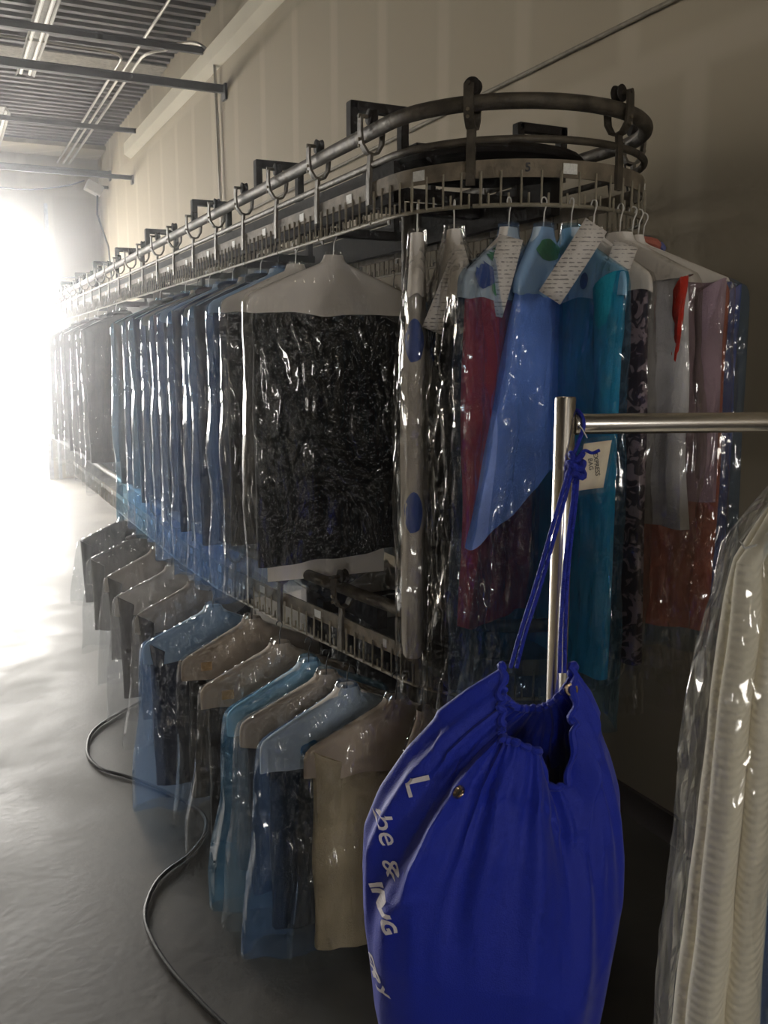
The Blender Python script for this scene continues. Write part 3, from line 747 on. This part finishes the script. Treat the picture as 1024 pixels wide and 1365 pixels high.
garment('black garment in glossy crinkled clear film under a crumpled white paper top, edge-on', p, edge_on(p, 8), W=.18, L=1.16, bodyL=1.06, body=BLK, kind='coat', cape=M_paper, capeq=.21, filmk='clear', d=.050, crumple=.02, group=G_bend, off=.012, creases=fold_lines([(.012, .009, [(425, 420), (435, 520), (420, 600), (440, 760)]), (.010, .008, [(450, 430), (440, 500), (460, 640), (445, 800)]), (.010, .008, [(400, 500), (430, 640), (410, 780)])]),
        ticket=[(-.10, .14, .15, R(-22), -25, .0)])
p, _ = bend(238)
t, cp, pl, bd = garment('dark red garment under a white cape with green and blue emblem, wrapped in blue film', p, edge_on(p, -28), W=.185, L=1.08, bodyL=.92, body=(.50, .028, .035), kind='dress', cape=M_paper, capeq=.215, filmk='blue', group=G_bend, crumple=.009,
        ticket=[(-.01, .085, .165, R(-14), -25, .075)])
bv = cp.bvh()
for x, q, rx, ry, mt in ((-.07, .120, .04, .022, M_greeni), (-.13, .165, .035, .028, M_bluei), (-.075, .19, .03, .018, M_greeni)): emblem(t, bv, x, q, rx, ry, mt, seed=x * 50)
p, a = bend(251)
t, cp, pl, bd = garment('periwinkle blue flared garment in shiny blue film hanging across the dark red one', p, edge_on(p, -38), W=.085, L=1.14, bodyL=.62, body=(.26, .38, .85), kind='dress', cape=M_paperblue, capeq=.20, filmk='blue', group=G_bend, crumple=.010, bodyflare=.09, flare=.08, lean=-.07,
        hem=-.12, hook=M_white, d=.03)
for x, q, rx, ry, mt in ((.0, .105, .04, .022, M_greeni), (.03, .15, .018, .018, M_bluei)): emblem(t, cp.bvh(), x, q, rx, ry, mt, seed=2)
# garments hung square to the rail show the aisle their local -y face
p, a = bend(262)
t, cp, pl, bd = garment('bright teal garment with a dark dot on its blue cape, in blue film', p, a, W=.225, L=1.12, bodyL=1.02, body=(.012, .30, .46), kind='blouse', cape=M_paperblue, capeq=.215, filmk='sky', group=G_bend, crumple=.009, sleeves=1, sleeve_col=(.015, .27, .40), sleeve_L=.46, sleeve_r=.042,
        ticket=[(.06, .07, .17, R(-32), -25, .11)])
emblem(t, cp.bvh(), .10, .175, .016, .017, M_bluei, seed=3, wob=.05)
p, a = bend(272)
garment('plum and dark patterned garment in clear film, just right of the teal one', p, a, W=.185, L=1.12, bodyL=1.0, body=BLK, bodymat=M_pat, kind='dress', cape=M_paper, filmk='clear', group=G_bend, crumple=.011, ticket=[(.09, .10, .11, R(-20), -25, .05)], bodyflare=.03)
p, a = bend(287)
garment('silvery white garment in crinkled clear film with a red sleeve edge', p, a - R(16), W=.225, L=1.10, bodyL=.70, body=(.60, .60, .64), fold=.014, kind='dress', filmk='clear', group=G_bend, crumple=.014, sleeves=1, sleeve_col=(.55, .03, .015), sleeve_L=.40, sleeve_r=.018, bodyflare=.03, cape=M_paper, capeq=.17)
p, a = bend(297)
garment('mauve garment in glossy clear film between the silvery white and the coral ones', p, a - R(4), W=.235, L=1.08, bodyL=.66, body=(.34, .24, .30), kind='shirt', filmk='clear', group=G_bend, crumple=.013, sleeves=1, sleeve_col=(.36, .26, .32), cape=M_paper, capeq=.17, sleeve_L=.6)
p, a = bend(304)
garment('coral garment in clear film behind the mauve one on the bend', p, a, W=.222, L=1.08, bodyL=.98, body=(.42, .14, .10), kind='shirt', filmk='clear', group=G_bend, crumple=.011)
p, a = bend(315)
garment('navy garment in blue film, outermost on the right of the bend', p, a, W=.235, L=1.06, bodyL=.95, body=(.14, .16, .36), kind='shirt', filmk='blue', group=G_bend, crumple=.011, sleeves=2)

# -- lower rail
G_low = 'film-wrapped garments hanging on the lower rail'
zl = ZR + DZ + .006
low = [
 # shoulder x, y, yaw, body, film, cape, kind, bodyL, L, label
 (.77, 2.03, -4, (.46, .40, .28), 'clear', M_papertan, 'shirt', .70, .745, 'cream long-sleeved shirt in clear film, nearest on the lower rail beside the blue bag'),
 (.69, 2.16, 3, CHAR, 'blue', M_paper, 'coat', .68, .745, 'dark garment with a white cape printed with a blue patch, on the lower rail'),
 (.68, 2.28, -3, NAVY, 'pale', M_papertan, 'coat', .66, .74, 'navy garment with a small beige cape between two blue-wrapped ones below'),
 (.674, 2.40, 2, NAVY, 'sky', M_paperblue, 'coat', .64, .745, 'black garment with a sky-blue edged cape in blue film on the lower rail'),
 (.656, 2.60, -2, CHAR, 'clear', M_papertan, 'trousers', .66, .74, 'dark trousers with a wide tan cape, nearer of the two tan-caped pieces'),
 (.663, 2.90, 4, CHAR, 'clear', M_papertan, 'trousers', .64, .73, 'dark trousers with a wide tan cape, farther of the two tan-caped pieces'),
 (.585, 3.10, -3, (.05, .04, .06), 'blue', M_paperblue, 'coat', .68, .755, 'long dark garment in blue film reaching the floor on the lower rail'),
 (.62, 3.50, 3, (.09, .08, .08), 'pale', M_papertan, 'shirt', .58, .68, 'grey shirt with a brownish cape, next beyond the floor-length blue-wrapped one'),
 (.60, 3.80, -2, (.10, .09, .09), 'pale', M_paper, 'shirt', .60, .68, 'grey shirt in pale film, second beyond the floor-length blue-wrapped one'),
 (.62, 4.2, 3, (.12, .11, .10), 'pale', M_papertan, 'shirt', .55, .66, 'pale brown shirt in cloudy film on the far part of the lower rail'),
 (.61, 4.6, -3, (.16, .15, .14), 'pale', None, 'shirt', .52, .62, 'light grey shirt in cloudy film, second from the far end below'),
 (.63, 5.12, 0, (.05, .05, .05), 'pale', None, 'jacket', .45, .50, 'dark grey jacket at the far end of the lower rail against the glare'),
]
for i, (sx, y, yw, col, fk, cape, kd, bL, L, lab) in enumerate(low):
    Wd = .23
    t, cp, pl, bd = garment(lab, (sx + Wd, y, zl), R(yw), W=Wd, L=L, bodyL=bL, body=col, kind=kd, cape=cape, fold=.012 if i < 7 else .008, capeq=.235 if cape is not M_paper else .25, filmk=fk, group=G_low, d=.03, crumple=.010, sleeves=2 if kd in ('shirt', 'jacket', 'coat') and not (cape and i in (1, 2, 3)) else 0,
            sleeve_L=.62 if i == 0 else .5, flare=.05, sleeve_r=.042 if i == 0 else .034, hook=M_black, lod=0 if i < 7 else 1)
    if i == 1: emblem(t, cp.bvh(), -.12, .2, .03, .025, simple('sky_blue_ink', (.10, .28, .50), .7), seed=4, wob=.5)
    if i in (4, 5): emblem(t, cp.bvh(), -.17, .19, .018, .014, simple('ochre_ink', (.55, .36, .16), .7), seed=4, rect=True)
for th, lab, col, fk, cape in ((205, 'cream garment at the lower bend mostly hidden by the blue bag', (.42, .38, .30), 'clear', M_papertan), (232, 'dark blue garment in film under the lower bend behind the blue bag', NAVY, 'blue', None),
                     (252, 'navy garment hanging inside the lower bend behind the rack post', (.01, .014, .05), 'blue', None)):
    a = R(th); garment(lab, (CX + .335 * math.cos(a), CY + .335 * math.sin(a), zl), a if th > 210 else a + PI + R(20), W=.22, L=.66, bodyL=.6, body=col, kind='shirt', cape=cape, filmk=fk, group=G_low, hook=M_black, lod=1)

# -- the far side of both tiers, glimpsed through the gaps
G_far = 'film-wrapped garments on the wall side of the conveyor'
for i, (y, tier, col, fk, cape, lab) in enumerate([
  (2.75, 0, NAVY, 'blue', M_paperblue, 'navy garment in blue film on the wall side of the upper rail, nearest the bend'),
  (3.05, 0, CHAR, 'clear', M_paper, 'charcoal garment in clear film on the wall side of the upper rail'),
  (3.40, 0, BRN, 'clear', M_papertan, 'brown garment with tan cape on the wall side, third from the bend'),
  (2.50, 1, NAVY, 'blue', M_paperblue, 'navy garment on the wall side of the lower rail, nearest the bend'),
  (2.85, 1, CHAR, 'clear', M_papertan, 'charcoal garment with tan cape on the wall side of the lower rail'),
  (3.20, 1, GRY, 'pale', M_paper, 'grey garment with a pale cape seen through the gap under the black front garment'),
  (3.50, 1, CHAR, 'pale', M_papertan, 'dark garment behind the pale caped one in the gap between the tiers'),
  (3.85, 1, BRN, 'pale', M_papertan, 'brown garment deepest in the gap between the tiers')]):
    garment(lab, (1.66, y, zl if tier else ZR + .006), R(3 * (-1) ** i), W=.22, L=.72 if tier else 1.08, bodyL=.66 if tier else .95, body=col, kind='coat', cape=cape, filmk=fk, group=G_far, hook=M_black, lod=1)

# ------------------------------------------------------------------ floor cable
wire('floor_cable', smooth([(.9, 4.3, .008), (.60, 4.02, .008), (.49, 3.88, .008), (.445, 3.72, .008), (.44, 3.60, .008), (.47, 3.48, .008), (.53, 3.40, .008), (.62, 3.25, .008), (.72, 3.0, .008), (.70, 2.85, .008), (.62, 2.73, .008), (.53, 2.66, .008), (.47, 2.58, .008), (.425, 2.46, .008), (.42, 2.33, .008), (.44, 2.18, .008), (.48, 2.02, .008), (.54, 1.8, .008), (.6, 1.4, .008), (.6, .6, .008)]), .0065, M_black,
     'black cable snaking over the concrete floor under the hanging clothes', 'cable')

# ------------------------------------------------------------------ chrome rack
RV = Vector((math.cos(R(25.46)), -math.sin(R(25.46)), 0)); FV = Vector((math.sin(R(25.46)), math.cos(R(25.46)), 0))
def V(r, f, z): return RV * r + FV * f + Vector((0, 0, z))
rk0 = V(.252, 1.30, 0)
rack = thing('garment_rack', 'chrome clothes rack with round post and horizontal bar', 'clothes rack', rk0)
bd_ = (V(1.25, 1.46, 0) - rk0); bdir = bd_.normalized(); bl = bd_.length; perp = Vector((-bdir.y, bdir.x, 0))
ZB = 1.462
MB().lathe((0, 0, 0), [(0, .10), (.0145, .10), (.0145, 1.498), (.0135, 1.5), (.0125, 1.498), (.0125, 1.40)], 'Z', 28).build('post', M_chrome, rack)
e = bdir * bl
MB().lathe(e, [(0, .10), (.0145, .10), (.0145, 1.49), (0, 1.495)], 'Z', 28).build('post', M_chrome, rack)
MB().tube([bdir * .018 + Vector((0, 0, ZB)), e + Vector((0, 0, ZB))], .0145, 28).build('hanging_bar', M_chrome, rack)
MB().tube([bdir * .013 + Vector((0, 0, ZB)), bdir * .024 + Vector((0, 0, ZB))], .0158, 24).build('bar_collar', M_chrome, rack)
for o_ in (Vector((0, 0, 0)), e):
    ft = MB().box(o_ + Vector((0, 0, .09)), (.5, .03, .03), rz=math.atan2(perp.y, perp.x)).build('foot_bar', M_chrome, rack, bevel=.004)
    for s in (-1, 1):
        c = MB().lathe(o_ + perp * s * .23 + Vector((0, 0, .035)), [(.0, -.012), (.03, -.012), (.034, -.006), (.034, .006), (.03, .012), (0, .012)], (perp, Vector((0, 0, 1)), bdir), 18); c.build('caster', M_black, ft)

# ------------------------------------------------------------------ blue laundry bag
bag_o = V(.147, 1.2, .42)
bag = thing('laundry_bag', 'big royal blue drawstring laundry bag with white lettering hanging on the rack post', 'laundry bag', bag_o)
lt = [(1.145, .167), (1.137, .160), (1.11, .118), (1.079, .079), (1.025, .034), (.971, .001), (.915, -.023), (.859, -.029), (.803, -.031), (.687, -.021), (.609, -.005), (.50, .02), (.42, .06)][::-1]
rt = [(1.145, .247), (1.137, .252), (1.11, .272), (1.079, .286), (1.025, .303), (.971, .314), (.915, .320), (.859, .322), (.803, .316), (.687, .299), (.609, .283), (.50, .255), (.42, .22)][::-1]
ZBOT = .40
def zrim(ph):   # ph: 0 right peak, pi left peak, -pi/2 front
    dg = math.degrees(ph)
    if dg < 0: return lerp_smooth([(-180, 1.148), (-158, 1.105), (-135, 1.074), (-100, 1.066), (-78, 1.052), (-58, .993), (-42, .995), (-22, 1.075), (0, 1.148)], dg)
    return 1.148 - .085 * abs(math.sin(ph)) ** .8
def lerp_smooth(tb, q):
    for (a, b), (c, d) in zip(tb, tb[1:]):
        if q <= c:
            u = max(0, (q - a) / (c - a)); u = u * u * (3 - 2 * u); return b + (d - b) * u
    return tb[-1][1]
def bagpt(ph, t_):
    zl_ = 1.145 - (1.145 - ZBOT) * t_
    l, r = lerp_tab(lt, zl_), lerp_tab(rt, zl_)
    c, hw = (l + r) / 2, (r - l) / 2
    dp = lerp_tab([(0, .052), (.08, .085), (.2, .12), (.45, .145), (.8, .13), (.97, .09), (1, .01)], t_)
    if t_ > .95: hw *= 1 - (t_ - .95) / .05 * .8
    zr = zrim(ph); z = zr + (ZBOT - zr) * t_
    cp_, sp_ = math.cos(ph), math.sin(ph)
    x = c + hw * math.copysign(abs(cp_) ** .9, cp_); y = dp * math.copysign(abs(sp_) ** .85, sp_)
    x -= .034 * math.exp(-((math.degrees(ph) + 105) / 38) ** 2) * math.exp(-t_ / .10)
    # gathers below the draw cord
    g = math.exp(-t_ / .035); g2 = math.exp(-((t_ - .085) / .05) ** 2)
    dsp = .0035 * g * math.sin(38 * ph + 3 * math.sin(3 * ph)) + .0035 * g2 * math.sin(34 * ph + 2 * math.sin(5 * ph))
    dsp += .016 * noise.noise(Vector((math.cos(ph) * 2.2, math.sin(ph) * 2.2, t_ * 2.3 + 2))) * min(1, t_ * 4)
    dsp += .014 * noise.noise(Vector((math.cos(ph) * 6, math.sin(ph) * 6, t_ * 2.0 + 9))) * math.exp(-((t_ - .2) / .2) ** 2)
    # long pinched fold from the left peak down to the left side
    d0 = R(lerp_tab([(0, -131), (.30, -131), (.36, -140), (.42, -150), (1, -150)], t_))
    dd = (ph - d0 + PI) % (2 * PI) - PI
    k = math.exp(-(max(0, t_ - .22) / .10) ** 2) * min(1, t_ * 14)
    dsp += k * (.020 * math.exp(-(dd / .07) ** 2) - .022 * math.exp(-((dd + .26) / .17) ** 2) - .006 * math.exp(-((dd - .25) / .15) ** 2))
    dd = (ph - R(-152) + PI) % (2 * PI) - PI
    dsp += .008 * math.exp(-(dd / .06) ** 2) * math.exp(-((t_ - .06) / .08) ** 2)
    # seam down the front panel edge and folds to the right of the mouth
    d1 = (ph - R(-112) + PI) % (2 * PI) - PI
    dsp += .006 * math.exp(-(d1 / .03) ** 2) * math.exp(-(t_ / .22) ** 2)
    d1 = (ph - R(-64) + PI) % (2 * PI) - PI
    dsp -= .016 * math.exp(-(d1 / .2) ** 2) * math.exp(-(t_ / .16) ** 2)
    d2 = (ph - R(-33) + PI) % (2 * PI) - PI
    dsp += .014 * math.exp(-(d2 / .10) ** 2) * math.exp(-((t_ - .2) / .16) ** 2)
    d2 = (ph - R(-80) + PI) % (2 * PI) - PI
    dsp += .006 * math.exp(-(d2 / .10) ** 2) * math.exp(-((t_ - .35) / .2) ** 2)
    dsp += .006 / (1 + math.exp((t_ - .095) / .004))
    nx, ny = cp_ * .14, sp_ * .17; ln = math.hypot(nx, ny); nx /= ln; ny /= ln
    return Vector((x + nx * dsp, y + ny * dsp, z))
rows = []; NU, NV = 288, 120
for i in range(NV + 1):
    t_ = (i / NV) ** 1.35; rows.append([])
    for j in range(NU):
        p = bagpt(-PI + 2 * PI * j / NU, t_); q = RV * p.x + FV * (1.2 + p.y) + Vector((0, 0, p.z)); rows[-1].append(q - bag_o)
bm_ = MB(); bm_.grid(rows, cu=True); b0 = len(bm_.v) - NU; bm_.f.append(tuple(b0 + j for j in range(NU)))
M_bag = simple('blue_nylon', (.006, .022, .37), .6, 0, 3, .05, .2, 500, spec=.3, sheen=.12)
bo = bm_.build('bag_body', M_bag, bag); md = bo.modifiers.new('t', 'SOLIDIFY'); md.thickness = .0016; md.offset = -1
bagbvh = bm_.bvh()
# rolled draw-cord hem along the mouth
rim = []
for j in range(NU):
    p = bagpt(-PI + 2 * PI * j / NU, .004); q = RV * p.x + FV * (1.2 + p.y) + Vector((0, 0, p.z + .001)); rim.append(q - bag_o)
MB().tube(rim, [.0050 + .0012 * math.sin(k * 38 * 2 * PI / NU + 2) for k in range(NU)], 8, closed=True).build('gathered_hem', M_bag, bag)
def baglocal(r, z): return RV * r + FV * .8 + Vector((0, 0, z)) - bag_o
def on_bag(r, z):
    h = bagbvh.ray_cast(baglocal(r, z), FV); return h
def pxz(px, py, D=1.09):
    b_ = 682.5 - py; P_ = R(9.26); hf = 1240 * math.cos(P_) + b_ * math.sin(P_); v = -1240 * math.sin(P_) + b_ * math.cos(P_)
    return (px - 512) * D / hf, 1.55 + v * D / hf
def print_on(body, px, py, size, rot, bold=0, shear=0, D=1.15):
    r, z = pxz(px, py, D)
    m = decal(text2d(body, size, bold, shear), bagbvh, baglocal(r, z), RV, (0, 0, 1), rot, .0035)
    if m.f:
        o = m.build('printed_lettering', M_lightink, bag, smooth=False); o['label'] = 'pale printed letters'
print_on('L', 556, 1048, .048, R(-72), .0005)
print_on('be', 513, 1105, .040, R(-68), .0002, .15)
print_on('&', 520, 1146, .030, R(-60), .0003, .15)
print_on('ING', 510, 1192, .027, R(-62), .0012)
print_on('ERY', 500, 1285, .024, R(-52), .0008)
for (px, py) in ((614, 1075), (765, 925)):
    r, z = pxz(px, py, 1.07 if px < 700 else 1.17); h = on_bag(r, z)
    if h[0] is not None:
        nrm = h[1] if h[1].dot(FV) < 0 else -h[1]; a_ = nrm.cross(Vector((0, 0, 1))).normalized(); b__ = nrm.cross(a_)
        g = MB().lathe(h[0] + nrm * .002, [(.0045, -.002), (.0045, .001), (.006, .0028), (.0085, .002), (.0098, -.001)], (a_, b__, nrm), 20).build('eyelet', M_brass, bag)
        MB().lathe(h[0] + nrm * .002, [(0, .0), (.0046, 0)], (a_, b__, nrm), 16).build('eyelet_hole', M_black, g)
# cords
def bl_(r, f, z): return V(r, f, z) - bag_o
def cord(pts, r=.0028, nm='drawstring'):
    # smooth with Catmull style subdivision
    P_ = [Vector(p) for p in pts]; out = []
    for i in range(len(P_) - 1):
        a, b_, c, d_ = P_[max(0, i - 1)], P_[i], P_[i + 1], P_[min(len(P_) - 1, i + 2)]
        for k in range(6):
            u = k / 6; out.append(.5 * ((2 * b_) + (c - a) * u + (2 * a - 5 * b_ + 4 * c - d_) * u * u + (3 * b_ - a - 3 * c + d_) * u ** 3))
    out.append(P_[-1]); return MB().tube(out, r, 8).build(nm, M_cord, bag)
kn = (.262, 1.262, 1.405)
cord([(bl_(.170, 1.2, 1.142)), bl_(.183, 1.205, 1.19), bl_(.205, 1.215, 1.26), bl_(.245, 1.25, 1.385), bl_(.262, 1.268, 1.43), bl_(.275, 1.283, 1.462), bl_(.270, 1.30, 1.481), bl_(.262, 1.318, 1.475)])
cord([(bl_(.178, 1.2, 1.142)), bl_(.190, 1.205, 1.19), bl_(.212, 1.215, 1.26), bl_(.240, 1.24, 1.35), bl_(.255, 1.258, 1.398)])
cord([(bl_(.236, 1.2, 1.135)), bl_(.239, 1.215, 1.20), bl_(.247, 1.24, 1.28), bl_(.258, 1.258, 1.36), bl_(.260, 1.26, 1.40)])
cord([(bl_(.243, 1.2, 1.135)), bl_(.245, 1.215, 1.20), bl_(.252, 1.24, 1.28), bl_(.262, 1.256, 1.36), bl_(.264, 1.26, 1.40)])
km = MB(); kc = bl_(*kn)
for k, (rr_, zz, n_) in enumerate(((.011, -.008, 1.2), (.010, .004, .9), (.008, .016, .7))):
    ring = [kc + RV * (rr_ * math.cos(a)) + FV * (rr_ * .8 * math.sin(a)) + Vector((0, 0, zz + .004 * math.sin(a * 2 + k))) for a in [2 * PI * j / 16 for j in range(16)]]
    km.tube(ring, .0045, 8, closed=True)
km.build('knot', M_cord, bag)
cord([bl_(.262, 1.255, 1.42), bl_(.270, 1.25, 1.43), bl_(.280, 1.248, 1.427), bl_(.290, 1.247, 1.431)], .0022, 'cord_end')
# card tag in a clear sleeve
tagt = thing('bag_tag', 'cream card tag in a clear sleeve hanging beside the rack post', 'tag', V(.288, 1.272, 1.445))
def tv(x, z, y=0): return RV * x + Vector((0, 0, z)) + FV * y
a_ = R(8)
def quad(w_, h_, y, cx=0, cz=-.038):
    m = MB(); rows = []
    for j in range(5):
        rows.append([])
        for i in range(5):
            x = (i / 4 - .5) * w_; z = (j / 4 - .5) * h_; rows[-1].append(tv(cx + x * math.cos(a_) - z * math.sin(a_) * -1, cz + z * math.cos(a_) + x * math.sin(a_), y + .002 * math.sin(i)))
    return m.grid(rows)
quad(.038, .066, 0).build('card', simple('cream_card', (.80, .72, .58), .7, 0, 20, .03, 0), tagt, solid=.0008)
quad(.046, .080, -.002).build('clear_sleeve', FILM['clear'], tagt)
tb = quad(.038, .066, 0).bvh()
for body, x, s in (('EXPRESS', .004, .0085), ('BAG', -.004, .0085)):
    m = decal(text2d(body, s, .0001), tb, tv(x, -.036), RV, (0, 0, 1), R(-82), .0012); m.build('printed_word', M_ink, tagt, smooth=False)
MB().tube([tv(-.01, 0), tv(-.016, .012, .004), tv(-.022, .020, .01)], .0008, 5).build('loop', M_white, tagt)

# ------------------------------------------------------------------ cream bundle on the rack
hk = V(.63, 1.362, ZB)
bx = V(.455, 1.19, 0) - V(.63, 1.362, 0); yaw = math.atan2(bx.y, bx.x) + PI      # local -x points to the near left shoulder
t = thing('wrapped_blanket', 'thick cream quilted bedspread in blue-tinged clear film hanging at the right edge', 'garment', hk + Vector((0, 0, .018)), yaw)
hanger_mesh(.24).build('wire_hanger', M_white, t)
def roll_sheet(W, q0, L, d, seed, nf, amp):
    rows = []; nu, nv = 160, 60
    for i in range(nv + 1):
        q = q0 + (L - q0) * i / nv; rows.append([])
        for j in range(nu):
            a = 2 * PI * j / nu; ca, sa = math.cos(a), math.sin(a)
            hw = lerp_tab([(.08, .04), (.20, W), (L, W + .10)], q); dd = lerp_tab([(.08, .02), (.25, d), (L, d * 1.6)], q)
            x = hw * ca
            y = dd * math.copysign(abs(sa) ** .6, sa)
            f = abs(math.sin((a * nf + .35 * math.sin(q * 3 + seed)) / 2)) ** .7
            sc = 1 - amp * (1 - f)
            rows[-1].append((x * (1 - amp * .25 * (1 - f)), y * sc + .004 * noise.noise(Vector((x * 20, q * 9, seed))), -q))
    m = MB(); m.grid(rows, cu=True); return m
roll_sheet(.205, .10, 1.30, .06, 1, 11, .5).build('bedspread', knit(), t)
sheath(.225, 1.36, q0=.05, d=.075, off=.012, flare=.13, seed=77, crumple=.010, fold=.006, nu=90, nv=80, hemw=.03).build('plastic_cover', FILM['pale'], t)
m = MB(); k = 8; rows = []; yw = R(-25) - yaw; wv = Vector((math.cos(yw), math.sin(yw), 0)); nv_ = Vector((math.sin(yw), -math.cos(yw), 0))
for i in range(k + 1):
    u = i / k; c_ = Vector((-.215, 0, -.155)) + nv_ * (.115 + .004 * math.sin(u * 5)) + wv * (.115 * u) + Vector((0, 0, .11 * u))
    rows.append([c_ + (wv * .7 - Vector((0, 0, .7))) * wx for wx in (-.028, .028)])
m.grid(rows); m.build('paper_ticket', M_ticket, t, solid=.0008)
t = thing('wrapped_garment', 'dark blue garment in blue film behind the cream bedspread at the right edge', 'garment', V(.70, 1.372, ZB + .018), yaw)
hanger_mesh(.23).build('wire_hanger', M_white, t)
sheath(.22, 1.05, q0=.08, d=.025, seed=91).build('shirt_body', fabric((.05, .10, .22)), t)
sheath(.235, 1.15, q0=.045, d=.035, off=.012, seed=93, crumple=.012, nu=80, nv=70).build('plastic_cover', FILM['blue'], t)

# ------------------------------------------------------------------ volume imitating lens bloom
hz = MB().box(((LEFTX + WALLX) / 2, (FARY + BACKY) / 2, CEIL / 2), (WALLX - LEFTX - .01, FARY - BACKY - .01, CEIL - .11)).build('veil', bpy.data.materials.new('veil'), smooth=False)  # scattering volume added so the doorway spreads like lens bloom
hz['kind'] = 'stuff'; hz['label'] = 'scattering volume imitating lens bloom around the bright doorway'; hz['category'] = 'veil'
hm = hz.data.materials[0]; hm.use_nodes = True; tt = hm.node_tree; tt.nodes.clear()
oo = tt.nodes.new('ShaderNodeOutputMaterial'); vs = tt.nodes.new('ShaderNodeVolumeScatter'); vs.inputs['Density'].default_value = BLOOM; vs.inputs['Anisotropy'].default_value = .92
vs.inputs['Color'].default_value = (.95, .97, 1, 1)
tt.links.new(vs.outputs[0], oo.inputs['Volume'])
if BLOOM == 0: bpy.data.objects.remove(hz)
